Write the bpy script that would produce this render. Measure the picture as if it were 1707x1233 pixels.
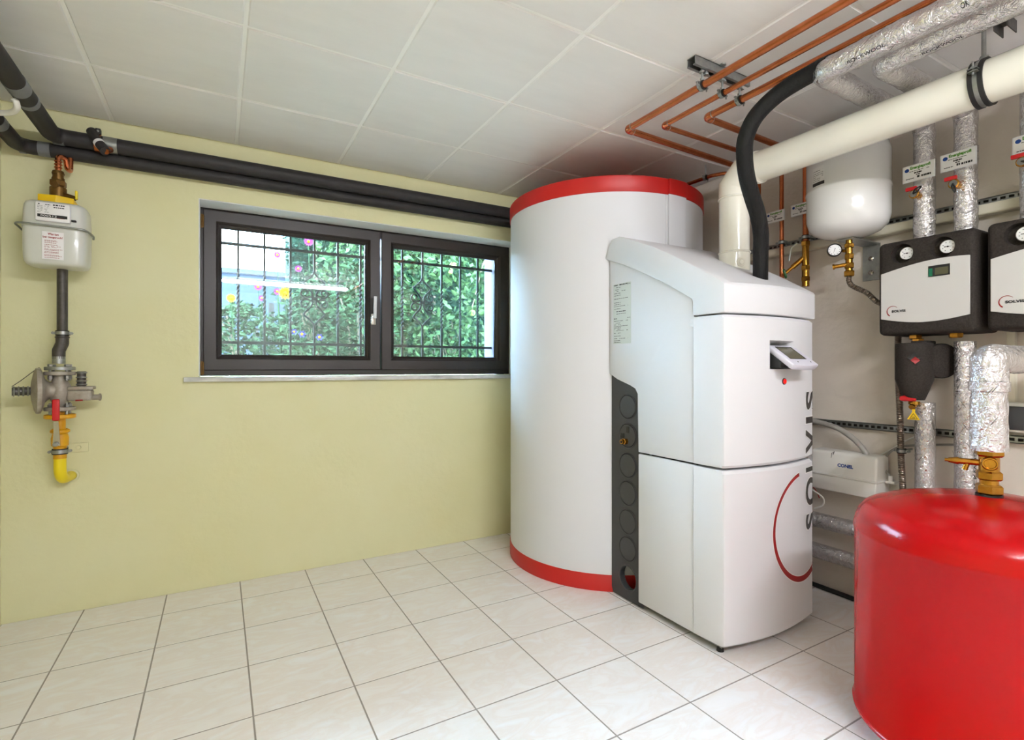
import bpy, bmesh, math, random
from mathutils import Vector, Matrix, noise

random.seed(7)
for o in list(bpy.data.objects):
    bpy.data.objects.remove(o)
sc = bpy.context.scene
COL = sc.collection

# ------------------------------------------------------------------ camera, sky, exposure
F, CX, CY = 861.0, 853.5, 613.0          # focal length and horizon in pixels of the 1707x1233 frame
YAW = math.atan(488.5 / 861.0)
EYE = 1.097
cam_d = bpy.data.cameras.new('camera')
cam = bpy.data.objects.new('camera', cam_d)
COL.objects.link(cam)
cam.location = (0, 0, EYE)
cam.rotation_euler = (math.pi / 2, 0, -YAW)
cam_d.sensor_width = 36.0
cam_d.lens = F / 1707.0 * 36.0
cam_d.shift_y = -(616.5 - CY) / 1707.0
cam_d.clip_start = 0.02
sc.camera = cam

world = bpy.data.worlds.new('sky')
sc.world = world
world.use_nodes = True
wn = world.node_tree
bg = wn.nodes['Background']
bg.inputs['Color'].default_value = (0.54, 0.75, 1.0, 1)
bg.inputs['Strength'].default_value = 46.0
sun_d = bpy.data.lights.new('sun', 'SUN')
sun_d.energy = 5.0
sun_d.angle = 0.01
sun_d.color = (1.0, 0.95, 0.88)
sun = bpy.data.objects.new('sun', sun_d)
COL.objects.link(sun)
sun.location = (-4, -6, 9)
sun.rotation_euler = (math.radians(42), 0, math.radians(-25))   # from behind the house, over the roof into the garden

vs = sc.view_settings
vs.view_transform = 'Standard'
vs.look = 'None'
vs.gamma = 1.0
vs.use_curve_mapping = False
vs.exposure = 0.62

LAMP_STRENGTH = 150.0                      # ceiling batten lamps (built with the lamp below)

# ------------------------------------------------------------------ pixel -> place helpers
FW = Vector((math.sin(YAW), math.cos(YAW), 0))
RT = Vector((math.cos(YAW), -math.sin(YAW), 0))
UP = Vector((0, 0, 1))
EY = Vector((0, 0, EYE))
def ray(u, v): return FW + RT * ((u - CX) / F) + UP * ((CY - v) / F)
def PX(u, v, x): d = ray(u, v); return EY + d * (x / d.x)
def PY(u, v, y): d = ray(u, v); return EY + d * (y / d.y)
def PZ(u, v, z): d = ray(u, v); return EY + d * ((z - EYE) / d.z)
def PD(u, v, dep): return EY + ray(u, v) * dep

# ------------------------------------------------------------------ materials
def lin(c):
    out = []
    for x in c[:3]:
        x = x / 255.0
        out.append(x / 12.92 if x <= 0.04045 else ((x + 0.055) / 1.055) ** 2.4)
    return (*out, 1.0)

def mat(name, col, rough=0.5, metal=0.0, var=None, bump=None, coat=0.0, spec=0.5, stretch=None, emit=None, trans=0.0):
    """procedural principled material; var=(scale, second colour, contrast), bump=(scale, strength, distance)"""
    m = bpy.data.materials.new(name)
    m.use_nodes = True
    nt = m.node_tree
    b = nt.nodes['Principled BSDF']
    b.inputs['Base Color'].default_value = lin(col)
    b.inputs['Roughness'].default_value = rough
    b.inputs['Metallic'].default_value = metal
    b.inputs['Specular IOR Level'].default_value = spec
    b.inputs['Coat Weight'].default_value = coat
    b.inputs['Coat Roughness'].default_value = 0.08
    if trans:
        b.inputs['Transmission Weight'].default_value = trans
    if emit:
        b.inputs['Emission Color'].default_value = lin(emit[0])
        b.inputs['Emission Strength'].default_value = emit[1]
    geo = nt.nodes.new('ShaderNodeNewGeometry')
    vec = geo.outputs['Position']
    if stretch:
        mp = nt.nodes.new('ShaderNodeMapping')
        mp.inputs['Scale'].default_value = stretch
        nt.links.new(vec, mp.inputs['Vector'])
        vec = mp.outputs['Vector']
    if var:
        n = nt.nodes.new('ShaderNodeTexNoise')
        n.inputs['Scale'].default_value = var[0]
        n.inputs['Detail'].default_value = 6
        n.inputs['Roughness'].default_value = 0.6
        nt.links.new(vec, n.inputs['Vector'])
        cr = nt.nodes.new('ShaderNodeValToRGB')
        w = var[2] if len(var) > 2 else 0.2
        cr.color_ramp.elements[0].position = 0.5 - w
        cr.color_ramp.elements[1].position = 0.5 + w
        cr.color_ramp.elements[0].color = lin(col)
        cr.color_ramp.elements[1].color = lin(var[1])
        nt.links.new(n.outputs['Fac'], cr.inputs['Fac'])
        nt.links.new(cr.outputs['Color'], b.inputs['Base Color'])
    if bump:
        n = nt.nodes.new('ShaderNodeTexNoise')
        n.inputs['Scale'].default_value = bump[0]
        n.inputs['Detail'].default_value = 5
        nt.links.new(vec, n.inputs['Vector'])
        bp = nt.nodes.new('ShaderNodeBump')
        bp.inputs['Strength'].default_value = bump[1]
        bp.inputs['Distance'].default_value = bump[2] if len(bump) > 2 else 0.01
        nt.links.new(n.outputs['Fac'], bp.inputs['Height'])
        nt.links.new(bp.outputs['Normal'], b.inputs['Normal'])
    return m

M = {}
M['yellow_wall'] = mat('yellow_lime_paint', (227, 224, 184), 0.85, var=(1.6, (222, 217, 168), 0.25), bump=(26, 0.22, 0.010))
M['grey_wall'] = mat('grey_plaster', (230, 220, 208), 0.85, var=(1.3, (222, 212, 200), 0.25), bump=(22, 0.4, 0.012))
M['outer_render'] = mat('grey_outer_render', (96, 92, 104), 0.9, spec=0.1, bump=(30, 0.3, 0.008))
M['white_paint'] = mat('white_reveal_paint', (228, 229, 226), 0.8, bump=(30, 0.2, 0.008))
M['ceiling_panel'] = mat('ceiling_panel_white', (242, 240, 238), 0.75, var=(3.0, (237, 235, 233), 0.2), bump=(14, 0.12, 0.006), stretch=(1.0, 4.0, 1.0))
M['ceiling_joint'] = mat('ceiling_joint_white', (254, 253, 250), 0.75)
M['grout'] = mat('floor_grout', (160, 153, 146), 0.9, bump=(80, 0.2, 0.003))
M['sash'] = mat('dark_brown_window_profile', (50, 42, 39), 0.36, var=(40, (43, 36, 33), 0.3), bump=(60, 0.05, 0.002), stretch=(1, 1, 9))
M['marble'] = mat('white_marble_sill', (226, 226, 222), 0.25, var=(7, (178, 178, 176), 0.16), stretch=(1, 2, 2))
M['iron'] = mat('wrought_iron_black', (14, 15, 18), 0.6, spec=0.15)
M['white_metal'] = mat('white_lacquered_sheet', (226, 226, 229), 0.52, spec=0.35, bump=(200, 0.02, 0.001))
M['jacket'] = mat('grey_white_tank_jacket', (224, 224, 228), 0.6, spec=0.35, bump=(260, 0.03, 0.001))
M['red_band'] = mat('red_plastic_band', (186, 20, 16), 0.42)
M['dark_plastic'] = mat('anthracite_plastic', (58, 58, 60), 0.48, bump=(160, 0.05, 0.001))
M['black_plastic'] = mat('black_plastic', (28, 28, 29), 0.45)
M['lettering'] = mat('dark_grey_lettering', (66, 62, 60), 0.5)
M['letter_edge'] = mat('white_lettering_edge', (245, 245, 243), 0.5)
M['red_print'] = mat('dark_red_print', (150, 16, 20), 0.45)
M['black_print'] = mat('black_print', (30, 30, 32), 0.6)
M['blue_print'] = mat('blue_print', (24, 66, 150), 0.5)
M['green_print'] = mat('green_print', (70, 140, 20), 0.5)
M['paper'] = mat('white_paper_label', (240, 238, 238), 0.5)
M['grey_paper'] = mat('pale_green_grey_label', (206, 211, 203), 0.5)
M['clear_plastic'] = mat('clear_label_cover', (232, 232, 236), 0.12, spec=0.6)
M['screen'] = mat('lcd_screen', (92, 90, 70), 0.12, spec=0.7)
M['display_case'] = mat('lilac_white_plastic', (222, 220, 232), 0.35)
M['indicator'] = mat('red_lamp_lens', (225, 12, 10), 0.2, emit=((255, 10, 8), 1.2))
M['flue'] = mat('ivory_flue_enamel', (239, 235, 221), 0.22, coat=0.3)
M['copper'] = mat('copper_pipe', (208, 124, 80), 0.27, metal=0.92, var=(22, (166, 90, 54), 0.3), stretch=(1, 1, 1))
M['copper_new'] = mat('bright_copper', (214, 132, 92), 0.2, metal=1.0, var=(30, (180, 92, 56), 0.3))
M['brass'] = mat('brass', (196, 146, 62), 0.25, metal=1.0, var=(60, (168, 116, 44), 0.3))
M['old_brass'] = mat('old_brown_brass', (128, 96, 48), 0.4, metal=0.8, var=(50, (92, 66, 34), 0.3))
M['zinc'] = mat('galvanised_steel', (176, 178, 176), 0.36, metal=0.9, var=(40, (140, 143, 142), 0.3))
M['steel'] = mat('stainless_steel', (196, 190, 182), 0.22, metal=1.0)
M['braid'] = mat('stainless_corrugated_hose', (150, 138, 126), 0.28, metal=1.0)
M['rubber'] = mat('black_rubber', (26, 25, 25), 0.6)
M['hose'] = mat('black_foam_insulation', (20, 20, 20), 0.6, spec=0.25, bump=(30, 0.5, 0.006), stretch=(4, 4, 0.4))
M['foam'] = mat('dark_foam_pipe_insulation', (40, 38, 39), 0.55, spec=0.3, var=(18, (52, 49, 49), 0.3), bump=(50, 0.12, 0.003))
M['tape'] = mat('grey_insulation_tape', (112, 114, 117), 0.35, bump=(45, 0.2, 0.003))
M['white_plastic'] = mat('white_plastic', (236, 233, 226), 0.32)
M['cream_plastic'] = mat('cream_cable_duct', (228, 221, 202), 0.4)
M['white_tube'] = mat('white_cloth_wrapped_tube', (232, 229, 218), 0.7, bump=(90, 0.4, 0.004))
M['grey_hose'] = mat('grey_plastic_hose', (158, 154, 147), 0.35)
M['epp'] = mat('dark_epp_foam', (40, 36, 33), 0.75, spec=0.2, var=(170, (60, 54, 50), 0.18), bump=(170, 0.25, 0.003))
M['silver_panel'] = mat('silver_grey_panel', (214, 212, 209), 0.4)
M['gauge_face'] = mat('white_gauge_face', (238, 238, 238), 0.35)
M['green_lcd'] = mat('green_indicator_field', (20, 110, 78), 0.3)
M['vessel_white'] = mat('white_vessel_enamel', (229, 228, 226), 0.2, coat=0.4)
M['vessel_red'] = mat('red_vessel_enamel', (164, 3, 9), 0.2, spec=0.22, coat=0.08, bump=(240, 0.03, 0.001))
M['red_plastic'] = mat('red_plastic', (200, 24, 30), 0.4)
M['yellow_plastic'] = mat('yellow_plastic', (244, 200, 20), 0.45)
M['yellow_paint'] = mat('yellow_gas_paint', (226, 168, 14), 0.42, var=(26, (204, 142, 10), 0.25), bump=(40, 0.1, 0.003))
M['yellow_sleeve'] = mat('yellow_plastic_sleeve', (238, 212, 24), 0.36)
M['meter_grey'] = mat('pale_grey_gas_meter', (212, 212, 204), 0.3, coat=0.2)
M['regulator'] = mat('cast_grey_regulator', (176, 168, 156), 0.5, metal=0.25, var=(30, (140, 130, 116), 0.22), bump=(60, 0.15, 0.003))
M['cast_iron'] = mat('dark_cast_pipe', (88, 84, 80), 0.5, metal=0.35, var=(60, (66, 62, 58), 0.25), bump=(70, 0.2, 0.003))
M['green_wheel'] = mat('green_handwheel', (40, 84, 40), 0.45)
M['leaf_dark'] = mat('dark_hedge_leaf', (12, 26, 20), 0.8, spec=0.04, var=(9, (26, 46, 34), 0.15))
M['leaf_mid'] = mat('garden_leaf', (20, 38, 25), 0.8, spec=0.04, var=(7, (42, 62, 38), 0.15))
M['leaf_light'] = mat('pale_tree_leaf', (30, 50, 33), 0.8, spec=0.04, var=(6, (66, 88, 52), 0.15))
M['bark'] = mat('bark', (94, 80, 64), 0.85, bump=(40, 0.6, 0.01))
M['bounce_ground'] = mat('pale_bounce_ground', (150, 148, 140), 0.9, var=(5, (120, 122, 108), 0.25), bump=(30, 0.5, 0.03))  # ground out of view, made pale to bounce daylight up to the ceiling
M['petal_yellow'] = mat('yellow_petal', (150, 104, 4), 0.5, spec=0.05)
M['petal_purple'] = mat('purple_petal', (84, 24, 74), 0.5, spec=0.05)
M['petal_violet'] = mat('violet_petal', (58, 50, 130), 0.5, spec=0.05)
M['apple'] = mat('pale_green_apple', (120, 130, 56), 0.4)
M['shed'] = mat('blue_grey_garden_wall', (46, 54, 66), 0.9, spec=0.1, bump=(12, 0.2, 0.01))
M['wood'] = mat('weathered_wood', (44, 42, 40), 0.9, spec=0.05, var=(6, (34, 32, 30), 0.25), stretch=(6, 6, 0.6))

def tile_material():
    m = bpy.data.materials.new('cream_marbled_tile')
    m.use_nodes = True
    nt = m.node_tree
    b = nt.nodes['Principled BSDF']
    geo = nt.nodes.new('ShaderNodeNewGeometry')
    oi = nt.nodes.new('ShaderNodeObjectInfo')
    off = nt.nodes.new('ShaderNodeVectorMath'); off.operation = 'SCALE'
    cmb = nt.nodes.new('ShaderNodeCombineXYZ')
    for k in ('X', 'Y', 'Z'):
        nt.links.new(oi.outputs['Random'], cmb.inputs[k])
    nt.links.new(cmb.outputs['Vector'], off.inputs[0]); off.inputs['Scale'].default_value = 23.0
    add = nt.nodes.new('ShaderNodeVectorMath'); add.operation = 'ADD'
    nt.links.new(geo.outputs['Position'], add.inputs[0]); nt.links.new(off.outputs['Vector'], add.inputs[1])
    rot = nt.nodes.new('ShaderNodeMapping'); rot.inputs['Rotation'].default_value = (0, 0, 0.6); rot.inputs['Scale'].default_value = (1.0, 2.6, 1.0)
    nt.links.new(add.outputs['Vector'], rot.inputs['Vector'])
    n = nt.nodes.new('ShaderNodeTexNoise')
    n.inputs['Scale'].default_value = 4.2; n.inputs['Detail'].default_value = 9; n.inputs['Roughness'].default_value = 0.62; n.inputs['Distortion'].default_value = 1.4
    nt.links.new(rot.outputs['Vector'], n.inputs['Vector'])
    cr = nt.nodes.new('ShaderNodeValToRGB')
    e = cr.color_ramp.elements
    e[0].position = 0.34; e[0].color = lin((247, 246, 246))
    e[1].position = 0.70; e[1].color = lin((247, 245, 244))
    a = e.new(0.50); a.color = lin((242, 235, 230))
    a = e.new(0.56); a.color = lin((245, 241, 238))
    nt.links.new(n.outputs['Fac'], cr.inputs['Fac'])
    nt.links.new(cr.outputs['Color'], b.inputs['Base Color'])
    b.inputs['Roughness'].default_value = 0.30
    b.inputs['Specular IOR Level'].default_value = 0.45
    return m
M['tile'] = tile_material()

def foil_material():
    m = bpy.data.materials.new('crinkled_aluminium_foil')
    m.use_nodes = True
    nt = m.node_tree
    b = nt.nodes['Principled BSDF']
    b.inputs['Base Color'].default_value = lin((222, 220, 222))
    b.inputs['Metallic'].default_value = 0.92
    b.inputs['Roughness'].default_value = 0.19
    geo = nt.nodes.new('ShaderNodeNewGeometry')
    v = nt.nodes.new('ShaderNodeTexVoronoi'); v.feature = 'DISTANCE_TO_EDGE'; v.inputs['Scale'].default_value = 40
    n = nt.nodes.new('ShaderNodeTexNoise'); n.inputs['Scale'].default_value = 46; n.inputs['Detail'].default_value = 4; n.inputs['Distortion'].default_value = 1.2
    nt.links.new(geo.outputs['Position'], n.inputs['Vector'])
    mx = nt.nodes.new('ShaderNodeVectorMath'); mx.operation = 'MULTIPLY_ADD'
    nt.links.new(n.outputs['Color'], mx.inputs[0]); mx.inputs[1].default_value = (0.05, 0.05, 0.05); nt.links.new(geo.outputs['Position'], mx.inputs[2])
    nt.links.new(mx.outputs['Vector'], v.inputs['Vector'])
    ad = nt.nodes.new('ShaderNodeMath'); ad.operation = 'MULTIPLY_ADD'
    nt.links.new(v.outputs['Distance'], ad.inputs[0]); ad.inputs[1].default_value = 1.2; nt.links.new(n.outputs['Fac'], ad.inputs[2])
    bp = nt.nodes.new('ShaderNodeBump'); bp.inputs['Strength'].default_value = 0.8; bp.inputs['Distance'].default_value = 0.006
    nt.links.new(ad.outputs['Value'], bp.inputs['Height'])
    nt.links.new(bp.outputs['Normal'], b.inputs['Normal'])
    return m
M['foil'] = foil_material()

def glass_material():
    m = bpy.data.materials.new('window_glass')
    m.use_nodes = True
    nt = m.node_tree
    for n in list(nt.nodes):
        nt.nodes.remove(n)
    out = nt.nodes.new('ShaderNodeOutputMaterial')
    tr = nt.nodes.new('ShaderNodeBsdfTransparent'); tr.inputs['Color'].default_value = (0.95, 0.98, 0.98, 1)
    gl = nt.nodes.new('ShaderNodeBsdfGlossy'); gl.inputs['Roughness'].default_value = 0.015; gl.inputs['Color'].default_value = (0.9, 0.92, 0.9, 1)
    fr = nt.nodes.new('ShaderNodeFresnel'); fr.inputs['IOR'].default_value = 1.52
    mx = nt.nodes.new('ShaderNodeMixShader')
    nt.links.new(fr.outputs['Fac'], mx.inputs['Fac'])
    nt.links.new(tr.outputs['BSDF'], mx.inputs[1]); nt.links.new(gl.outputs['BSDF'], mx.inputs[2])
    nt.links.new(mx.outputs['Shader'], out.inputs['Surface'])
    return m
M['glass'] = glass_material()

# ------------------------------------------------------------------ mesh helpers
def basis(ax):
    ax = Vector(ax).normalized()
    t = Vector((0, 0, 1)) if abs(ax.z) < 0.9 else Vector((1, 0, 0))
    a = ax.cross(t).normalized()
    return ax, a, ax.cross(a).normalized()

def fillet(pts, R, n=8):
    pts = [Vector(p) for p in pts]
    out = [pts[0]]
    for i in range(1, len(pts) - 1):
        p, a, b = pts[i], pts[i - 1], pts[i + 1]
        da, db = (a - p), (b - p)
        ang = da.angle(db)
        if ang > 3.1:
            out.append(p); continue
        t = min(R / math.tan(ang / 2), da.length * 0.49, db.length * 0.49)
        r = t * math.tan(ang / 2)
        p0, p1 = p + da.normalized() * t, p + db.normalized() * t
        bis = (da.normalized() + db.normalized()).normalized()
        c = p + bis * (r / math.sin(ang / 2))
        v0, v1 = p0 - c, p1 - c
        tot = v0.angle(v1)
        for k in range(n + 1):
            f = k / n
            v = (v0 * math.sin((1 - f) * tot) + v1 * math.sin(f * tot)) / math.sin(tot)
            out.append(c + v)
    out.append(pts[-1])
    return out

def resample(pts, step):
    pts = [Vector(p) for p in pts]
    out = [pts[0]]
    for a, b in zip(pts, pts[1:]):
        k = max(1, int(math.ceil((b - a).length / step)))
        for i in range(1, k + 1):
            out.append(a.lerp(b, i / k))
    return out

def spline(pts, k=10):
    """Catmull-Rom through the points"""
    P = [Vector(p) for p in pts]
    P = [P[0] * 2 - P[1]] + P + [P[-1] * 2 - P[-2]]
    out = []
    for i in range(1, len(P) - 2):
        p0, p1, p2, p3 = P[i - 1:i + 3]
        for j in range(k):
            t = j / k
            out.append(0.5 * ((2 * p1) + (p2 - p0) * t + (2 * p0 - 5 * p1 + 4 * p2 - p3) * t * t + (3 * p1 - p0 - 3 * p2 + p3) * t ** 3))
    out.append(P[-2])
    return out

class MB:
    def __init__(s):
        s.v = []; s.f = []
    def add(s, vs_, fs_):
        b = len(s.v)
        s.v += [Vector(x) for x in vs_]
        s.f += [tuple(i + b for i in q) for q in fs_]
        return s
    def box(s, x0, x1, y0, y1, z0, z1):
        vs_ = [(x, y, z) for z in (z0, z1) for y in (y0, y1) for x in (x0, x1)]
        return s.add(vs_, [(0, 2, 3, 1), (4, 5, 7, 6), (0, 1, 5, 4), (2, 6, 7, 3), (0, 4, 6, 2), (1, 3, 7, 5)])
    def frombm(s, bm):
        bm.verts.index_update()
        return s.add([v.co.copy() for v in bm.verts], [[v.index for v in f.verts] for f in bm.faces])
    def rbox(s, x0, x1, y0, y1, z0, z1, r=0.01, seg=3, rot=None):
        bm = bmesh.new()
        bmesh.ops.create_cube(bm, size=1)
        for v in bm.verts:
            v.co = Vector((v.co.x * (x1 - x0), v.co.y * (y1 - y0), v.co.z * (z1 - z0)))
        bmesh.ops.bevel(bm, geom=list(bm.edges), offset=r, segments=seg, profile=0.5, affect='EDGES')
        c = Vector(((x0 + x1) / 2, (y0 + y1) / 2, (z0 + z1) / 2))
        for v in bm.verts:
            v.co = (rot @ v.co if rot else v.co) + c
        s.frombm(bm); bm.free()
        return s
    def lathe(s, prof, o=(0, 0, 0), axis=(0, 0, 1), n=32):
        o = Vector(o); ax, a, b = basis(axis)
        rings = []; vs_ = []; fs_ = []
        for r, h in prof:
            if r < 1e-6:
                rings.append([len(vs_)]); vs_.append(o + ax * h)
            else:
                rings.append(list(range(len(vs_), len(vs_) + n)))
                for k in range(n):
                    t = 2 * math.pi * k / n
                    vs_.append(o + ax * h + a * (r * math.cos(t)) + b * (r * math.sin(t)))
        for A, B in zip(rings, rings[1:]):
            for k in range(n):
                k2 = (k + 1) % n
                if len(A) == 1 and len(B) == 1: continue
                if len(A) == 1: fs_.append((A[0], B[k2], B[k]))
                elif len(B) == 1: fs_.append((A[k], A[k2], B[0]))
                else: fs_.append((A[k], A[k2], B[k2], B[k]))
        return s.add(vs_, fs_)
    def cyl(s, p0, p1, r, r1=None, n=24, bev=0.0):
        p0, p1 = Vector(p0), Vector(p1)
        h = (p1 - p0).length
        r1 = r if r1 is None else r1
        if bev:
            prof = [(0, 0), (r - bev, 0), (r, bev), (r1, h - bev), (r1 - bev, h), (0, h)]
        else:
            prof = [(0, 0), (r, 0), (r1, h), (0, h)]
        return s.lathe(prof, p0, p1 - p0, n)
    def hexnut(s, p0, p1, r):
        p0, p1 = Vector(p0), Vector(p1); h = (p1 - p0).length; e = min(h * 0.18, r * 0.16)
        return s.lathe([(0, 0), (r - e, 0), (r, e), (r, h - e), (r - e, h), (0, h)], p0, p1 - p0, 6)
    def sphere(s, c, r, n=16, m=10, sz=1.0):
        prof = [(r * math.sin(math.pi * k / m), -r * sz * math.cos(math.pi * k / m)) for k in range(m + 1)]
        prof[0] = (0, -r * sz); prof[-1] = (0, r * sz)
        return s.lathe(prof, c, (0, 0, 1), n)
    def torus(s, c, axis, R, r, n=32, m=10):
        prof = [(R + r * math.cos(2 * math.pi * k / m), r * math.sin(2 * math.pi * k / m)) for k in range(m + 1)]
        return s.lathe(prof, c, axis, n)
    def tube(s, pts, r, n=14, caps=True, rf=None, up=None, twist=0.0):
        pts = [Vector(p) for p in pts]
        N = len(pts)
        T = []
        for i in range(N):
            a = pts[max(i - 1, 0)]; b = pts[min(i + 1, N - 1)]
            if 0 < i < N - 1:
                T.append(((pts[i] - a).normalized() + (b - pts[i]).normalized()).normalized())
            else:
                T.append((b - a).normalized())
        _, nx, ny = basis(T[0])
        if up is not None:
            nx = (Vector(up) - T[0] * Vector(up).dot(T[0])).normalized(); ny = T[0].cross(nx)
        vs_ = []; fs_ = []
        d = 0.0
        for i in range(N):
            if i:
                nx = (nx - T[i] * nx.dot(T[i])).normalized(); ny = T[i].cross(nx)
                d += (pts[i] - pts[i - 1]).length
            # widen at mitres so the section keeps its radius
            sc_ = 1.0
            mdir = None
            if 0 < i < N - 1:
                ca = (pts[i] - pts[i - 1]).normalized().dot(T[i])
                if ca < 0.995 and ca > 0.3:
                    sc_ = 1 / ca
                    mdir = ((pts[i + 1] - pts[i]).normalized() - (pts[i] - pts[i - 1]).normalized()).normalized()
            for k in range(n):
                t = 2 * math.pi * k / n + twist * i
                rr = rf(d, t, pts[i]) if rf else (r[i] if isinstance(r, (list, tuple)) else r)
                off = nx * (rr * math.cos(t)) + ny * (rr * math.sin(t))
                if mdir is not None:
                    off += mdir * off.dot(mdir) * (sc_ - 1)
                vs_.append(pts[i] + off)
        for i in range(N - 1):
            for k in range(n):
                k2 = (k + 1) % n
                fs_.append((i * n + k, i * n + k2, (i + 1) * n + k2, (i + 1) * n + k))
        if caps:
            fs_.append(tuple(reversed(range(n)))); fs_.append(tuple(range((N - 1) * n, N * n)))
        return s.add(vs_, fs_)
    def prism(s, poly, vec):
        poly = [Vector(p) for p in poly]; vec = Vector(vec); n = len(poly)
        return s.add(poly + [p + vec for p in poly],
                     [tuple(reversed(range(n))), tuple(range(n, 2 * n))] + [(i, (i + 1) % n, n + (i + 1) % n, n + i) for i in range(n)])
    def loft(s, sections, closed_ends=True):
        n = len(sections[0]); vs_ = [p for q in sections for p in q]; fs_ = []
        for i in range(len(sections) - 1):
            for k in range(n):
                k2 = (k + 1) % n
                fs_.append((i * n + k, i * n + k2, (i + 1) * n + k2, (i + 1) * n + k))
        if closed_ends:
            fs_.append(tuple(reversed(range(n)))); fs_.append(tuple(range((len(sections) - 1) * n, len(sections) * n)))
        return s.add(vs_, fs_)
    def ring_frame(s, x0, x1, z0, z1, prof):
        """mitred rectangular frame in the XZ plane; prof = closed [(inset, y)]"""
        secs = []
        for cx, cz, sx, sz in ((x0, z0, 1, 1), (x1, z0, -1, 1), (x1, z1, -1, -1), (x0, z1, 1, -1)):
            secs.append([Vector((cx + sx * d, y, cz + sz * d)) for d, y in prof])
        n = len(prof); vs_ = [p for q in secs for p in q]; fs_ = []
        for i in range(4):
            j = (i + 1) % 4
            for k in range(n):
                k2 = (k + 1) % n
                fs_.append((i * n + k, i * n + k2, j * n + k2, j * n + k))
        return s.add(vs_, fs_)
    def build(s, name, material, parent=None, bevel=0.0, seg=2, angle=38, label=None):
        me = bpy.data.meshes.new(name)
        org = Vector((0, 0, 0))
        if parent is not None:
            org = wloc(parent)
        elif s.v:
            xs = [v.x for v in s.v]; ys = [v.y for v in s.v]; zs = [v.z for v in s.v]
            org = Vector(((min(xs) + max(xs)) / 2, (min(ys) + max(ys)) / 2, min(zs)))
        me.from_pydata([tuple(v - org) for v in s.v], [], s.f)
        bm = bmesh.new(); bm.from_mesh(me)
        bmesh.ops.remove_doubles(bm, verts=list(bm.verts), dist=1e-6)
        bmesh.ops.recalc_face_normals(bm, faces=list(bm.faces))
        if bevel:
            ed = [e for e in bm.edges if len(e.link_faces) == 2 and e.calc_face_angle(0) > 0.6]
            bmesh.ops.bevel(bm, geom=ed, offset=bevel, segments=seg, profile=0.5, affect='EDGES', clamp_overlap=True)
        bm.to_mesh(me); bm.free()
        me.shade_smooth()
        me.set_sharp_from_angle(angle=math.radians(angle))
        me.materials.append(M[material] if isinstance(material, str) else material)
        o = bpy.data.objects.new(name, me)
        COL.objects.link(o)
        if parent is not None:
            o.parent = parent
        else:
            o.location = org
        if label:
            o['label'] = label
        return o

def wloc(o):
    p = Vector((0, 0, 0))
    while o is not None:
        p += o.location; o = o.parent
    return p

def tag(o, label=None, cat=None, group=None, kind=None):
    if label: o['label'] = label
    if cat: o['category'] = cat
    if group: o['group'] = group
    if kind: o['kind'] = kind
    return o

def thing(name, label, cat, loc, group=None):
    o = bpy.data.objects.new(name, None)
    o.empty_display_size = 0.05
    COL.objects.link(o)
    o.location = loc
    return tag(o, label, cat, group)

def copy_tree(o, parent=None):
    c = o.copy(); COL.objects.link(c)
    if parent is not None: c.parent = parent
    for ch in list(o.children):
        copy_tree(ch, c)
    return c

_txt = {}
def text2d(string, bold=0.0, cuts=0):
    key = (string, bold, cuts)
    if key not in _txt:
        cu = bpy.data.curves.new('t', 'FONT'); cu.body = string; cu.size = 1.0; cu.offset = bold; cu.resolution_u = 4
        ob = bpy.data.objects.new('t', cu); COL.objects.link(ob)
        bpy.context.view_layer.update()
        me = bpy.data.meshes.new_from_object(ob.evaluated_get(bpy.context.evaluated_depsgraph_get()))
        if cuts:
            bm = bmesh.new(); bm.from_mesh(me)
            y0 = min(v.co.y for v in bm.verts); y1 = max(v.co.y for v in bm.verts)
            for k in range(1, cuts):
                bmesh.ops.bisect_plane(bm, geom=list(bm.verts) + list(bm.edges) + list(bm.faces), plane_co=(0, y0 + (y1 - y0) * k / cuts, 0), plane_no=(0, 1, 0))
            bm.to_mesh(me); bm.free()
        pts = [(v.co.x, v.co.y) for v in me.vertices]; fs_ = [tuple(p.vertices) for p in me.polygons]
        bpy.data.objects.remove(ob); bpy.data.curves.remove(cu); bpy.data.meshes.remove(me)
        x0 = min(p[0] for p in pts); x1 = max(p[0] for p in pts); y0 = min(p[1] for p in pts); y1 = max(p[1] for p in pts)
        _txt[key] = ([((x - x0), (y - y0)) for x, y in pts], fs_, x1 - x0, y1 - y0)
    return _txt[key]

def text(mb, string, w, h, fn, bold=0.0, cuts=0):
    """text stretched to width w and height h, laid out through fn(x, y) -> place"""
    pts, fs_, tw, th = text2d(string, bold, cuts)
    mb.add([fn(x / tw * w, y / th * h) for x, y in pts], fs_)
    return mb

def bars(mb, fn, x0, x1, y, h, rnd, fill=0.8, gap=0.006, dash=(0.006, 0.03)):
    """one line of tiny illegible print as short flat dashes"""
    x = x0
    while x < x1:
        d = min(rnd.uniform(*dash), x1 - x)
        if rnd.random() < fill:
            mb.add([fn(x, y), fn(x + d, y), fn(x + d, y + h), fn(x, y + h)], [(0, 1, 2, 3)])
        x += d + gap * rnd.uniform(0.5, 1.2)

# ------------------------------------------------------------------ the room
D, W, H = 3.0, 2.62, 2.237
XL, YB = -0.81, -2.4

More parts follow.
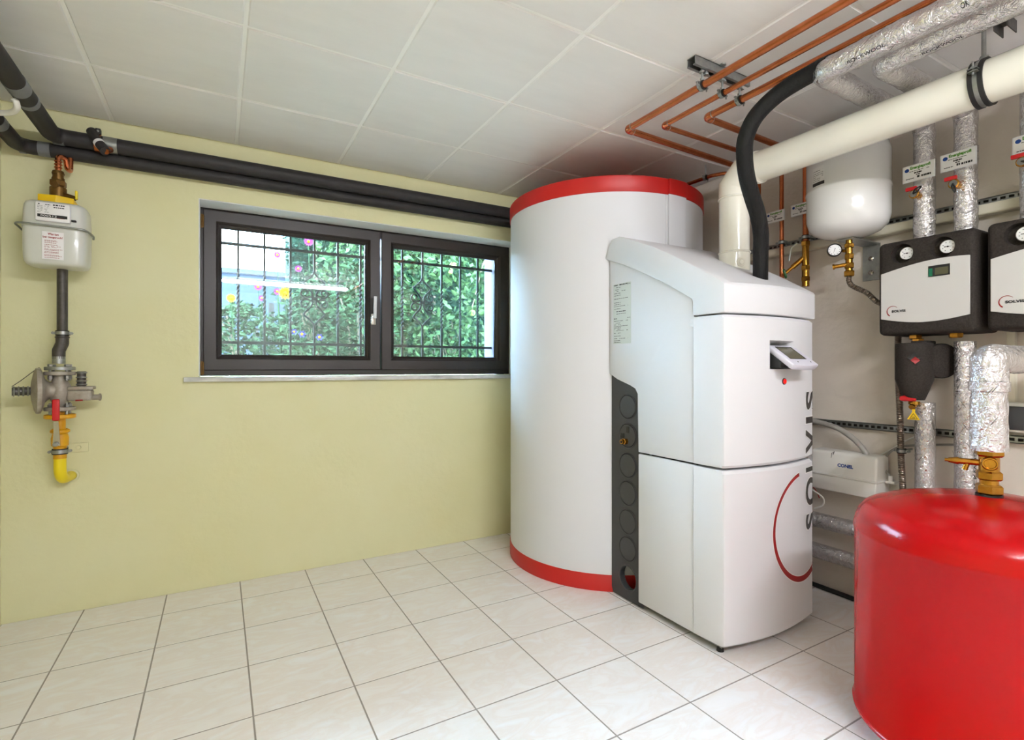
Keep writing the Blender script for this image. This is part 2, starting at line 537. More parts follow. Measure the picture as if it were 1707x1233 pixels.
fl = MB().box(XL - 0.15, W + 0.2, YB - 0.15, D + 0.3, -0.12, -0.0009).build('floor', 'grout')
tag(fl, kind='structure')
TPX, TPY = 0.313, 0.316
xs = [XL] + [x for x in (0.094 + TPX * k for k in range(-6, 12)) if XL + 0.02 < x < W - 0.02] + [W]
ys = [YB] + [y for y in sorted(2.766 - TPY * k for k in range(0, 20)) if YB + 0.02 < y < D - 0.02] + [D]
_tiles = {}
def panel_mesh(w, d, z0, z1, ch, name, material):
    key = (round(w, 4), round(d, 4), name)
    if key not in _tiles:
        a, b = w / 2, d / 2
        s = 1 if z1 > z0 else -1
        ring = lambda i, z: [(-a + i, -b + i, z), (a - i, -b + i, z), (a - i, b - i, z), (-a + i, b - i, z)]
        v = ring(0, z0) + ring(0, z1 - s * ch) + ring(ch, z1)
        f = [(k, (k + 1) % 4, 4 + (k + 1) % 4, 4 + k) for k in range(4)] + [(4 + k, 4 + (k + 1) % 4, 8 + (k + 1) % 4, 8 + k) for k in range(4)] + [(8, 9, 10, 11), (3, 2, 1, 0)]
        me = bpy.data.meshes.new(name)
        me.from_pydata(v, [], f)
        bm = bmesh.new(); bm.from_mesh(me); bmesh.ops.recalc_face_normals(bm, faces=list(bm.faces)); bm.to_mesh(me); bm.free()
        me.materials.append(M[material])
        _tiles[key] = me
    return _tiles[key]
J = 0.0052
flw = wloc(fl)
for x0, x1 in zip(xs, xs[1:]):
    for y0, y1 in zip(ys, ys[1:]):
        o = bpy.data.objects.new('floor_tile', panel_mesh(x1 - x0 - J, y1 - y0 - J, -0.008, 0.0, 0.0006, 'floor_tile', 'tile'))
        COL.objects.link(o); o.parent = fl
        o.location = Vector(((x0 + x1) / 2, (y0 + y1) / 2, random.uniform(-0.0002, 0.0))) - flw

ce = MB().box(XL - 0.15, W + 0.2, YB - 0.15, D + 0.3, H + 0.0045, H + 0.14).build('ceiling', 'ceiling_joint')
tag(ce, kind='structure')
cew = wloc(ce)
xs = [XL] + [x for x in (0.077 + 0.504 * k for k in range(-3, 7)) if XL + 0.03 < x < W - 0.03] + [W]
ys = [YB] + [y for y in sorted(2.474 - 0.531 * k for k in range(0, 12)) if YB + 0.03 < y < D - 0.02] + [D - 0.004]
JC = 0.013
for x0, x1 in zip(xs, xs[1:]):
    for y0, y1 in zip(ys, ys[1:]):
        o = bpy.data.objects.new('ceiling_panel', panel_mesh(x1 - x0 - JC, y1 - y0 - JC, H + 0.012, H, 0.004, 'ceiling_panel', 'ceiling_panel'))
        COL.objects.link(o); o.parent = ce
        o.location = Vector(((x0 + x1) / 2, (y0 + y1) / 2, random.uniform(-0.0006, 0.0006))) - cew

# window opening in the yellow wall
WX0, WX1, WZ0, WZ1 = -0.088, 1.768, 1.052, 1.941
wb = MB()
for x0, x1, z0, z1 in ((XL - 0.15, WX0, 0, H + 0.007), (WX1, W + 0.2, 0, H + 0.007), (WX0, WX1, 0, WZ0), (WX0, WX1, WZ1, H + 0.007)):
    wb.box(x0, x1, D, D + 0.30, z0 - (0.0035 if z0 == 0 else 0), z1)
tag(wb.build('wall_back', 'yellow_wall'), kind='structure')
rv = MB()
rv.box(WX0 + 0.0002, WX1, D + 0.004, D + 0.149, WZ1 - 0.004, WZ1 - 0.0002)
rv.box(WX0 + 0.0002, WX0 + 0.004, D + 0.004, D + 0.149, WZ0 + 0.004, WZ1 - 0.004)
rv.box(WX1 - 0.004, WX1 - 0.0002, D + 0.004, D + 0.149, WZ0 + 0.004, WZ1 - 0.004)
tag(MB().box(1.706, WX1, D + 0.235, D + 0.42, WZ0, WZ1).build('trim_2', 'outer_render'), kind='structure')
tag(rv.build('trim_1', 'white_paint'), kind='structure')
tag(MB().box(XL - 0.15, XL, YB, D, -0.0035, H + 0.007).build('wall_left', 'yellow_wall'), kind='structure')
tag(MB().box(W, W + 0.2, YB, D, -0.0035, H + 0.007).build('wall_right', 'grey_wall'), kind='structure')
tag(MB().box(XL - 0.15, W + 0.2, YB - 0.15, YB, -0.0035, H + 0.007).build('wall_front', 'white_paint'), kind='structure')

# ------------------------------------------------------------------ window
win = MB().ring_frame(WX0 + 0.002, WX1 - 0.002, WZ0 + 0.004, WZ1 - 0.001,
                      [(0, 3.225), (0, 3.158), (0.003, 3.155), (0.034, 3.155), (0.037, 3.158), (0.037, 3.225)]).build('window_1', 'sash')
tag(win, kind='structure')
SP = [(0, 3.205), (0, 3.147), (0.004, 3.143), (0.058, 3.143), (0.064, 3.148), (0.070, 3.166), (0.080, 3.172), (0.083, 3.178), (0.083, 3.205)]
SZ0, SZ1 = 1.084, 1.930
for x0, x1 in ((-0.072, 0.858), (0.866, 1.752)):
    sa = MB().ring_frame(x0, x1, SZ0, SZ1, SP).build('window_sash', 'sash', win)
    for yg in (3.184, 3.199):
        MB().box(x0 + 0.079, x1 - 0.079, yg, yg + 0.004, SZ0 + 0.079, SZ1 - 0.079).build('window_pane', 'glass', sa)
    gk = MB().ring_frame(x0 + 0.0805, x1 - 0.0805, SZ0 + 0.0805, SZ1 - 0.0805, [(0, 3.1835), (0, 3.177), (0.005, 3.177), (0.005, 3.1835)]).build('glazing_seal', 'rubber', sa)
for z in (1.865, 1.096):
    h = MB()
    h.cyl((-0.073, 3.142, z - 0.03), (-0.073, 3.142, z + 0.03), 0.006, n=12)
    h.box(-0.082, -0.070, 3.143, 3.15, z - 0.035, z + 0.035)
    h.build('hinge', 'old_brass', win)
hd = MB().rbox(0.799, 0.829, 3.128, 3.143, 1.357, 1.425, 0.005, 3).build('handle_plate', 'steel', win)
hv = MB()
hv.cyl((0.814, 3.130, 1.408), (0.814, 3.098, 1.408), 0.009, n=16)
hv.tube(fillet([(0.814, 3.100, 1.395), (0.814, 3.097, 1.45), (0.816, 3.094, 1.525)], 0.05), [0.009] + [0.0095] * 9 + [0.0075], n=12)
hv.build('handle_lever', 'white_metal', win)
MB().rbox(-0.150, 1.80, 2.968, 3.158, 1.028, 1.0515, 0.003, 2).build('window_sill', 'marble', win)

# ------------------------------------------------------------------ wrought iron grille outside
GY = 3.32
gr = thing('window_grille', 'black wrought iron grille with twisted bars and scrolls outside the window', 'grille', (0.83, GY, 1.06))
bx = [-0.04, 0.095, 0.23, 0.369, 0.504, 0.641, 0.78, 0.915, 1.051, 1.19, 1.328, 1.467, 1.601]
for k, x in enumerate(bx):
    b = MB()
    if k in (4, 9):
        zc = 1.515 if k == 4 else 1.535
        b.box(x - 0.006, x + 0.006, GY - 0.006, GY + 0.006, 1.06, zc - 0.165)
        b.build('vertical_bar', 'iron', gr)
        b = MB()
        b.box(x - 0.006, x + 0.006, GY - 0.006, GY + 0.006, zc + 0.165, 1.95)
    else:
        pts = resample([(x, GY, 1.06), (x, GY, 1.36)], 0.3) + resample([(x, GY, 1.361), (x, GY, 1.64)], 0.007) + [Vector((x, GY, 1.95))]
        tw = []
        vs_ = []; fs_ = []
        for i, p in enumerate(pts):
            q = min(max((p.z - 1.36) / 0.28, 0), 1) * math.pi * 5 + math.pi / 4
            for c in range(4):
                vs_.append(p + Vector((math.cos(q + c * math.pi / 2), math.sin(q + c * math.pi / 2), 0)) * 0.0088)
        for i in range(len(pts) - 1):
            for c in range(4):
                fs_.append((i * 4 + c, i * 4 + (c + 1) % 4, i * 4 + 4 + (c + 1) % 4, i * 4 + 4 + c))
        b.add(vs_, fs_)
    b.build('vertical_bar', 'iron', gr, angle=30)
for z in (1.795, 1.240):
    MB().box(-0.10, 1.706, GY - 0.018, GY - 0.006, z - 0.008, z + 0.008).build('crossbar', 'iron', gr)
for x, zc in ((0.504, 1.515), (1.19, 1.535)):
    orn = MB()
    for s in (-1, 1):
        for t in (-1, 1):
            path = [(x, GY, zc + t * 0.17), (x + s * 0.012, GY, zc + t * 0.142), (x + s * 0.052, GY, zc + t * 0.105), (x + s * 0.060, GY, zc + t * 0.094),
                    (x + s * 0.046, GY, zc + t * 0.075), (x + s * 0.016, GY, zc + t * 0.040), (x + s * 0.009, GY, zc + t * 0.004)]
            orn.tube(spline(path, 6), 0.0062, n=6)
            cxs, czs = x + s * 0.052, zc + t * 0.034
            sp = [(x + s * 0.010, GY, zc + t * 0.012)]
            for q in range(0, 20):
                a = math.pi * 1.25 + q * 0.36
                rr = 0.032 * (1 - q / 24)
                sp.append((cxs + s * rr * math.cos(a), GY, czs - t * rr * math.sin(a) * -1))
            orn.tube(sp, 0.0058, n=6)
    orn.box(x - 0.018, x + 0.018, GY - 0.008, GY + 0.008, zc - 0.009, zc + 0.009)
    orn.build('scroll_ornament', 'iron', gr)

# ------------------------------------------------------------------ boiler with storage tank
TC, TR, TH = Vector((2.0, 2.415, 0)), 0.556, 2.043
bo = thing('heating_boiler', 'tall white heating boiler with round storage tank, red bands and grey SOLVIS lettering', 'boiler', (2.0, 1.9, 0))
def ringwall(z0, z1, r0, r1, n=96):
    return MB().lathe([(r0, z0), (r1, z0), (r1, z1), (r0, z1), (r0, z0)], TC, (0, 0, 1), n)
MB().lathe([(0, 0.012), (TR, 0.012), (TR, TH - 0.02), (0, TH - 0.02)], TC, (0, 0, 1), 96).build('tank_jacket', 'jacket', bo)
MB().lathe([(TR - 0.01, 0.0), (TR + 0.004, 0.0), (TR + 0.004, 0.078), (TR + 0.002, 0.081), (TR - 0.01, 0.081), (TR - 0.01, 0.0)], TC, (0, 0, 1), 96).build('bottom_band', 'red_band', bo, label='red plastic band around the foot of the tank')
MB().lathe([(0, TH + 0.004), (TR - 0.02, TH + 0.004), (TR, TH), (TR + 0.005, TH - 0.005), (TR + 0.005, TH - 0.078), (TR + 0.003, TH - 0.081), (TR - 0.01, TH - 0.081), (TR - 0.01, TH - 0.03), (0, TH - 0.03)], TC, (0, 0, 1), 96).build('tank_lid', 'red_band', bo, label='red plastic lid with rim band on top of the tank')
def arc_strip(a0, a1, r0, r1, z0, z1, k=10):
    sec = []
    for i in range(k + 1):
        a = math.radians(a0 + (a1 - a0) * i / k)
        d = Vector((math.cos(a), math.sin(a), 0))
        sec.append([TC + d * r0 + UP * z0, TC + d * r1 + UP * z0, TC + d * r1 + UP * z1, TC + d * r0 + UP * z1])
    return MB().loft(sec)
arc_strip(-95, -82, TR - 0.004, TR + 0.009, 0.05, TH - 0.078).build('seam_cover', 'jacket', bo, bevel=0.003)
arc_strip(-96.4, -95.4, TR - 0.004, TR + 0.004, 0.05, TH - 0.082, 2).build('seam_bead', 'jacket', bo)
arc_strip(-95, -82, TR + 0.002, TR + 0.014, TH - 0.078, TH - 0.002).build('band_clip', 'red_band', bo, bevel=0.003)

BX0, BX1 = 1.662, 2.232
BC = (BX0 + BX1) / 2
def yfront(x, y0=1.299, b=0.036):
    t = (x - BC) / ((BX1 - BX0) / 2)
    return y0 - b * (1 - min(1, abs(t)) ** 2)
def front_path(xa, xb, yback, y0=1.299, b=0.036, rc=0.012, n=28):
    """plan outline of the curved front: from left back corner, along the front, to right back corner"""
    pts = [Vector((xa, yback, 0))]
    pts.append(Vector((xa, y0 + rc * 0.8, 0)))
    pts.append(Vector((xa + rc * 0.3, y0 + rc * 0.2, 0)))
    for i in range(n + 1):
        x = xa + rc + (xb - 0.03 - xa - rc) * i / n
        pts.append(Vector((x, yfront(x, y0, b), 0)))
    ye = yfront(xb - 0.03, y0, b)
    for i in range(1, 7):
        a = math.pi / 2 * i / 6
        pts.append(Vector((xb - 0.03 + 0.03 * math.sin(a), ye + 0.03 * (1 - math.cos(a)), 0)))
    pts.append(Vector((xb, yback, 0)))
    return pts
FP = front_path(BX0 - 0.006, BX1 + 0.006, 1.443)
def door(z0, z1):
    e = 0.011
    secs = []
    cen = Vector((BC, 1.42, 0))
    for z, sh in ((z0, e), (z0 + e, 0), (z1 - e, 0), (z1, e)):
        q = []
        for p in FP:
            d = Vector((0, 0, 0))
            if p.y < 1.434:
                d = (Vector((BC, 1.443, 0)) - p); d = Vector((max(-1, min(1, d.x * 8)), max(0, min(1, d.y * 10)), 0)) * sh * 0.8
            q.append(p + d + UP * z)
        secs.append(q)
    return MB().loft(secs)

def boolean(mb, cut, name):
    def raw(m):
        me = bpy.data.meshes.new('tmp'); me.from_pydata([tuple(v) for v in m.v], [], m.f)
        bm = bmesh.new(); bm.from_mesh(me); bmesh.ops.remove_doubles(bm, verts=list(bm.verts), dist=1e-6); bmesh.ops.recalc_face_normals(bm, faces=list(bm.faces)); bm.to_mesh(me); bm.free()
        o = bpy.data.objects.new('tmp', me); COL.objects.link(o); return o
    a, b = raw(mb), raw(cut)
    md = a.modifiers.new('b', 'BOOLEAN'); md.operation = 'DIFFERENCE'; md.object = b; md.solver = 'EXACT'
    bpy.context.view_layer.update()
    me = bpy.data.meshes.new_from_object(a.evaluated_get(bpy.context.evaluated_depsgraph_get()))
    out = MB().add([v.co.copy() for v in me.vertices], [tuple(p.vertices) for p in me.polygons])
    for o in (a, b):
        m_ = o.data; bpy.data.objects.remove(o); bpy.data.meshes.remove(m_)
    bpy.data.meshes.remove(me)
    return out

GAPZ = 0.710
low = door(0.035, GAPZ - 0.005).build('lower_front_door', 'white_metal', bo, angle=30)
# display recess cut into the upper door
RX0, RX1, RZ0, RZ1 = 1.882, 2.038, 1.092, 1.219
cut = MB().loft([[Vector((RX0, 1.17, RZ0)), Vector((RX1 + 0.02, 1.17, RZ0)), Vector((RX1 + 0.02, 1.17, RZ1 + 0.012)), Vector((RX0, 1.17, RZ1 + 0.012))],
                 [Vector((RX0, 1.365, RZ0)), Vector((RX1 - 0.02, 1.365, RZ0)), Vector((RX1 - 0.02, 1.365, RZ1 - 0.04)), Vector((RX0, 1.365, RZ1 - 0.04))]])
upd = boolean(door(GAPZ + 0.005, 1.3005), cut, 'upper_front_door').build('upper_front_door', 'white_metal', bo, angle=30)

# hood: profile in the YZ plane, lofted across with the front's bulge
top = [(1.2987, 1.3066), (1.2987, 1.4119), (1.3046, 1.4217), (1.3845, 1.4734), (1.4518, 1.5143), (1.5766, 1.5835), (1.6828, 1.6372), (1.8408, 1.7064), (1.8866, 1.721), (1.9354, 1.7181), (1.9617, 1.6801), (1.989, 1.6332)]
bot = [(1.8408, 1.5767), (1.7033, 1.5123), (1.5766, 1.449), (1.4898, 1.3983), (1.4527, 1.3759), (1.4459, 1.3671), (1.444, 1.3066)]
prof = top + bot
secs = []
nx_ = 24
for i in range(nx_ + 1):
    x = BX0 - 0.010 + (BX1 - BX0 + 0.020) * i / nx_
    q = []
    for y, z in prof:
        wgt = max(0, min(1, (1.463 - y) / 0.146)) if (y, z) in top else 0.0
        q.append(Vector((x, y - 0.036 * wgt * (1 - min(1, abs((x - BC) / 0.285)) ** 2) - (0.004 if y < 1.307 else 0), z)))
    secs.append(q)
MB().loft(secs).build('hood', 'white_metal', bo, bevel=0.005, seg=2, angle=28)

# side panels left and right
up_poly = [(1.4449, 0.7138), (1.4449, 1.3876), (1.4917, 1.4119), (1.5795, 1.4656), (1.7063, 1.5289), (1.8427, 1.5923), (1.9588, 1.641), (1.9617, 1.0687), (1.9061, 1.0424), (1.8194, 1.0161), (1.7843, 1.0014), (1.7687, 0.978), (1.7628, 0.7138)]
lo_poly = [(1.445, 0.030), (1.445, GAPZ - 0.004), (1.763, GAPZ - 0.004), (1.763, 0.030)]
for sx, x in ((1, BX0), (-1, BX1 - 0.02)):
    MB().prism([(x, y, z) for y, z in up_poly], (0.02, 0, 0)).build('upper_side_panel', 'white_metal', bo, bevel=0.003)
    MB().prism([(x, y, z) for y, z in lo_poly], (0.02, 0, 0)).build('lower_side_panel', 'white_metal', bo, bevel=0.004)
core = MB()
core.box(BX0 + 0.05, BX1 - 0.03, 1.39, 1.73, 0.045, 1.29)
core.build('inner_frame', 'black_plastic', bo)
MB().box(BX0 + 0.02, BX1 - 0.02, 1.33, 1.81, 0.018, 0.028).build('base_plate', 'zinc', bo)
for x in (BX0 + 0.03, BX1 - 0.04):
    for y in (1.345, 1.78):
        MB().cyl((x, y, 0), (x, y, 0.02), 0.014, 0.011, 16).build('foot', 'rubber', bo)

# dark connection strip with its knock-out discs
SX = BX0 + 0.012
strip = MB()
y0, y1, z0, z1 = 1.735, 1.960, 0.004, 1.075
hc = (1.845, 0.108); hr = 0.056
n = 32
hz1 = 0.185
sq = []
for k in range(n):
    a = 2 * math.pi * k / n
    c, s = math.cos(a), math.sin(a)
    m_ = min((((y1 - hc[0]) if c > 0 else (hc[0] - y0)) / abs(c)) if abs(c) > 1e-6 else 9, (((hz1 - hc[1]) if s > 0 else (hc[1] - z0)) / abs(s)) if abs(s) > 1e-6 else 9)
    sq.append((hc[0] + c * m_, hc[1] + s * m_))
vs_ = []; fs_ = []
for x in (SX, SX + 0.03):
    for k in range(n):
        a = 2 * math.pi * k / n
        vs_.append((x, hc[0] + hr * math.cos(a), hc[1] + hr * math.sin(a)))
    for k in range(n):
        vs_.append((x, sq[k][0], sq[k][1]))
for k in range(n):
    k2 = (k + 1) % n
    fs_ += [(k, k2, n + k2, n + k), (2 * n + k, 3 * n + k, 3 * n + k2, 2 * n + k2), (k, 2 * n + k, 2 * n + k2, k2)]
strip.add(vs_, fs_)
strip.box(SX, SX + 0.03, y0, y1, hz1 - 0.0005, z1)
st = strip.build('connection_strip', 'dark_plastic', bo)
MB().torus((SX, hc[0], hc[1]), (1, 0, 0), hr + 0.002, 0.003, 32, 8).build('open_port', 'dark_plastic', st)
for z in (0.914, 0.778, 0.638, 0.508, 0.373, 0.246):
    dsc = MB()
    dsc.lathe([(0, 0.0035), (0.052, 0.0035), (0.0535, 0.0), (0.0555, 0.0), (0.057, 0.003), (0.059, 0.003), (0.060, 0.0), (0.0, -0.004)], (SX, 1.845, z), (-1, 0, 0), 36)
    dsc.torus((SX - 0.0005, 1.845, z), (1, 0, 0), 0.0585, 0.0022, 36, 8)
    dsc.build('knockout_disc', 'dark_plastic', st)
MB().box(SX - 0.005, SX + 0.001, 1.832, 1.852, 0.792, 0.822).box(SX - 0.005, SX + 0.001, 1.866, 1.888, 0.764, 0.788).build('slot', 'black_plastic', st)
pv = MB()
pv.hexnut((SX + 0.0, 1.853, 0.751), (SX - 0.022, 1.853, 0.751), 0.015)
pv.cyl((SX - 0.022, 1.853, 0.751), (SX - 0.034, 1.853, 0.751), 0.011, n=16)
pv.build('brass_port', 'brass', st, label='small brass port')
MB().cyl((SX - 0.034, 1.853, 0.751), (SX - 0.036, 1.853, 0.751), 0.006, n=12).build('port_seal', 'rubber', st)

# control display
rotd = Matrix.Rotation(math.radians(-32), 3, 'X')
dc = Vector((1.979, 1.236, 1.134))
def DP(a, b, c):   # local: a across X, b up the tilted face, c out of it
    return dc + Vector((a, 0, 0)) + Vector((0, 0.80, 0.60)) * b + Vector((0, -0.60, 0.80)) * c
disp = MB()
sec = []
for a, c0, c1 in ((-0.083, 0.0, 0.012), (-0.079, -0.006, 0.017), (0.079, -0.006, 0.017), (0.083, 0.0, 0.012)):
    sec.append([DP(a, -0.062 - 0.008 * (1 - (a / 0.083) ** 2), c0), DP(a, 0.066, c0), DP(a, 0.066, c1), DP(a, -0.062 - 0.008 * (1 - (a / 0.083) ** 2), c1)])
full = [sec[0], sec[1]]
for k in range(1, 8):
    a = -0.079 + 0.158 * k / 8
    bl = -0.062 - 0.008 * (1 - (a / 0.083) ** 2)
    full.append([DP(a, bl, -0.006), DP(a, 0.066, -0.006), DP(a, 0.066, 0.017), DP(a, bl, 0.017)])
full += [sec[2], sec[3]]
disp.loft(full)
dsp = disp.build('control_display', 'display_case', bo, bevel=0.002)
sn = MB().add([DP(-0.055, -0.024, 0.0176), DP(0.042, -0.024, 0.0176), DP(0.042, 0.052, 0.0176), DP(-0.055, 0.052, 0.0176)], [(0, 1, 2, 3)])
sn.build('screen', 'screen', dsp)
fr_ = MB()
for a0, a1, b0, b1 in ((-0.058, 0.045, -0.027, -0.024), (-0.058, 0.045, 0.052, 0.055), (-0.058, -0.055, -0.024, 0.052), (0.042, 0.045, -0.024, 0.052)):
    fr_.loft([[DP(a0, b0, 0.016), DP(a1, b0, 0.016), DP(a1, b1, 0.016), DP(a0, b1, 0.016)], [DP(a0, b0, 0.0185), DP(a1, b0, 0.0185), DP(a1, b1, 0.0185), DP(a0, b1, 0.0185)]])
fr_.build('screen_bezel', 'black_plastic', dsp)
for a in (-0.034, 0.050):
    MB().cyl(DP(a, -0.045, 0.016), DP(a, -0.045, 0.0178), 0.0028, n=10).build('button', 'lettering', dsp)
MB().prism([(1.896, 1.316, 1.098), (1.896, 1.230, 1.098), (1.896, 1.226, 1.117), (1.896, 1.304, 1.178), (1.896, 1.316, 1.178)], (0.115, 0, 0)).build('display_bracket', 'black_plastic', bo)
MB().lathe([(0, 0.007), (0.007, 0.006), (0.0095, 0.003), (0.0095, 0)], (1.971, yfront(1.971), 1.043), (0, -1, 0), 20).build('indicator_lamp', 'indicator', bo, label='small round red indicator lamp')
MB().lathe([(0.0095, 0), (0.0095, 0.004), (0.0125, 0.004), (0.0135, 0), (0.0095, 0)], (1.971, yfront(1.971) + 0.0005, 1.043), (0, -1, 0), 20).build('lamp_bezel', 'black_plastic', bo)

# lettering and arc on the curved front
arc_s = [0.0]
for a, b in zip(FP, FP[1:]):
    arc_s.append(arc_s[-1] + (b - a).length)
def on_front(s, z, off):
    for i in range(len(FP) - 1):
        if s <= arc_s[i + 1] or i == len(FP) - 2:
            t = (s - arc_s[i]) / (arc_s[i + 1] - arc_s[i])
            p = FP[i].lerp(FP[i + 1], t)
            d = (FP[i + 1] - FP[i]).normalized()
            return p + Vector((d.y, -d.x, 0)) * off + UP * z
def s_of_x(x):
    for i in range(3, len(FP) - 1):
        if FP[i].x <= x <= FP[i + 1].x:
            return arc_s[i] + (x - FP[i].x) / max(1e-9, FP[i + 1].x - FP[i].x) * (arc_s[i + 1] - arc_s[i])
    return arc_s[-2]
sL = s_of_x(2.146)
z_txt = 0.391; cap = 0.108
word = 'SOLVIS'
zpos = [(0.4116, 0.4818), (0.512, 0.631), (0.6563, 0.7148), (0.7353, 0.8367), (0.862, 0.8893), (0.9196, 1.0005)]
lt = MB(); le = MB()
for ch, (za, zb) in zip(word, zpos):
    text(lt, ch, zb - za, cap, lambda x, y, za=za: on_front(sL + cap - y, za + x, 0.0016), 0.030, 24)
    text(le, ch, zb - za + 0.008, cap + 0.008, lambda x, y, za=za: on_front(sL + cap + 0.004 - y, za - 0.004 + x, 0.0009), 0.045, 24)
lt.build('lettering', 'lettering', bo, label='dark grey SOLVIS lettering reading upwards')
le.build('lettering_edge', 'letter_edge', bo)
sC = s_of_x(2.126)
def arcband(off, grow):
    mb = MB(); vs_ = []; fs_ = []
    N = 70
    for i in range(N + 1):
        f = i / N
        a = math.radians(101 + (312 - 101) * f)
        R = 0.220
        wd = (0.010 + 0.020 * max(0, (f - 0.30) / 0.70) ** 1.2 + 0.005 * (1 - f)) + grow
        for rr in (R - wd * 0.5, R + wd * 0.5):
            vs_.append(on_front(sC + rr * math.cos(a), 0.441 + rr * math.sin(a), off))
    for i in range(N):
        fs_.append((2 * i, 2 * i + 1, 2 * i + 3, 2 * i + 2))
    return mb.add(vs_, fs_)
arcband(0.0014, 0).build('arc_logo', 'red_print', bo, label='open dark red arc emblem')
arcband(0.0008, 0.007).build('arc_edge', 'letter_edge', bo)

# data label on the side panel
lb = MB().box(BX0 - 0.0008, BX0 + 0.001, 1.811, 1.934, 1.212, 1.498).build('data_label', 'grey_paper', bo, label='pale data label with fine print')
pr = MB(); rn = random.Random(3)
def LB(x, y): return Vector((BX0 - 0.0013, 1.931 - x, 1.212 + y))
for k, y in enumerate([0.278, 0.268, 0.258, 0.250, 0.240, 0.230, 0.214, 0.196, 0.187, 0.178, 0.166, 0.118, 0.108, 0.098, 0.090, 0.083, 0.076, 0.069, 0.062, 0.05, 0.036, 0.024, 0.014, 0.006]):
    bars(pr, LB, 0.004, 0.05 if k % 3 else 0.10, y, 0.0022 if k not in (0, 11) else 0.005, rn, 0.85, 0.003, (0.004, 0.016))
for y in (0.152, 0.142):
    bars(pr, LB, 0.02, 0.085, y, 0.004 if y > 0.15 else 0.002, rn, 1.0, 0.003, (0.006, 0.016))
tag(pr.build('fine_print', 'black_print', lb), kind='stuff')
pr = MB()
text(pr, 'SOLVIS', 0.022, 0.005, lambda x, y: LB(0.094 + x, 0.276 + y), 0.01)
text(pr, 'SOLVIS', 0.022, 0.005, lambda x, y: LB(0.094 + x, 0.118 + y), 0.01)
tag(pr.build('label_heading', 'black_print', lb), kind='stuff')
MB().cyl((BX0 - 0.001, 1.454, 1.279), (BX0 + 0.003, 1.454, 1.279), 0.016, n=20).build('cover_cap', 'white_metal', bo)

# ------------------------------------------------------------------ white flue pipe
FX, FYv, FZ, FR = 2.05, 1.553, 1.973, 0.0655
fp = thing('flue_pipe', 'thick glossy ivory flue pipe rising from the boiler and running along the ceiling', 'flue pipe', (FX, FYv, 1.5))
fz0 = 1.535
MB().cyl((FX, FYv, fz0), (FX, FYv, 1.622), FR + 0.001, n=48).build('base_socket', 'flue', fp)
vp = MB().cyl((FX, FYv, 1.615), (FX, FYv, 1.885), FR - 0.001, n=48).build('vertical_pipe', 'flue', fp)
el = MB().tube([(FX, FYv, 1.86), (FX, FYv, 1.925), (FX, FYv - 0.052, FZ), (FX, FYv - 0.14, FZ)], FR + 0.0005, n=48).build('elbow', 'flue', fp, angle=20)
MB().cyl((FX, FYv - 0.10, FZ), (FX, YB + 0.3, FZ), FR - 0.001, n=48).build('horizontal_pipe', 'flue', fp)
for c, ax in (((FX, FYv, 1.620), (0, 0, 1)), ((FX, FYv, 1.868), (0, 0, 1)), ((FX, FYv - 0.118, FZ), (0, 1, 0)), ((FX, FYv - 0.128, FZ), (0, 1, 0))):
    MB().torus(c, ax, FR + 0.001, 0.0045, 48, 10).build('socket_rim', 'flue', fp)
MB().lathe([(0, 0.01), (0.010, 0.01), (0.012, 0.007), (0.020, 0.005), (0.022, -0.01), (0, -0.01)], (FX - FR * 0.45, FYv - FR * 0.86, 1.568), (-0.45, -0.86, 0), 20).build('test_plug', 'flue', fp)

# clamp that holds the flue
cy = PX(1640, 120, FX).y
fc = thing('pipe_clamp', 'wide rubber-lined steel clamp with threaded rod holding the ivory flue', 'pipe clamp', (FX, cy, FZ))
rl = MB()
for s in (-1, 1):
    rl.lathe([(FR, s * 0.006), (FR + 0.006, s * 0.006), (FR + 0.006, s * 0.018), (FR, s * 0.018), (FR, s * 0.006)], (FX, cy, FZ), (0, 1, 0), 48)
rl.build('rubber_lining', 'rubber', fc)
MB().lathe([(FR, -0.0105), (FR + 0.004, -0.0105), (FR + 0.004, 0.0105), (FR, 0.0105), (FR, -0.0105)], (FX, cy, FZ), (0, 1, 0), 48).build('steel_band', 'zinc', fc)
for s in (-1, 1):
    sb = MB()
    sb.box(FX + s * (FR + 0.002), FX + s * (FR + 0.022), cy - 0.012, cy + 0.012, FZ + 0.012, FZ + 0.015)
    sb.box(FX + s * (FR + 0.002), FX + s * (FR + 0.022), cy - 0.012, cy + 0.012, FZ + 0.020, FZ + 0.023)
    sb.cyl((FX + s * (FR + 0.013), cy, FZ + 0.004), (FX + s * (FR + 0.013), cy, FZ + 0.045), 0.003, n=10)
    sb.hexnut((FX + s * (FR + 0.013), cy, FZ + 0.023), (FX + s * (FR + 0.013), cy, FZ + 0.029), 0.007)
    sb.build('clamp_screw', 'zinc', fc)
rd = MB().cyl((FX, cy, FZ + FR + 0.002), (FX, cy, H - 0.0005), 0.006, n=12)
rd.hexnut((FX, cy, FZ + FR + 0.003), (FX, cy, FZ + FR + 0.018), 0.012)
rd.build('threaded_rod', 'zinc', fc)

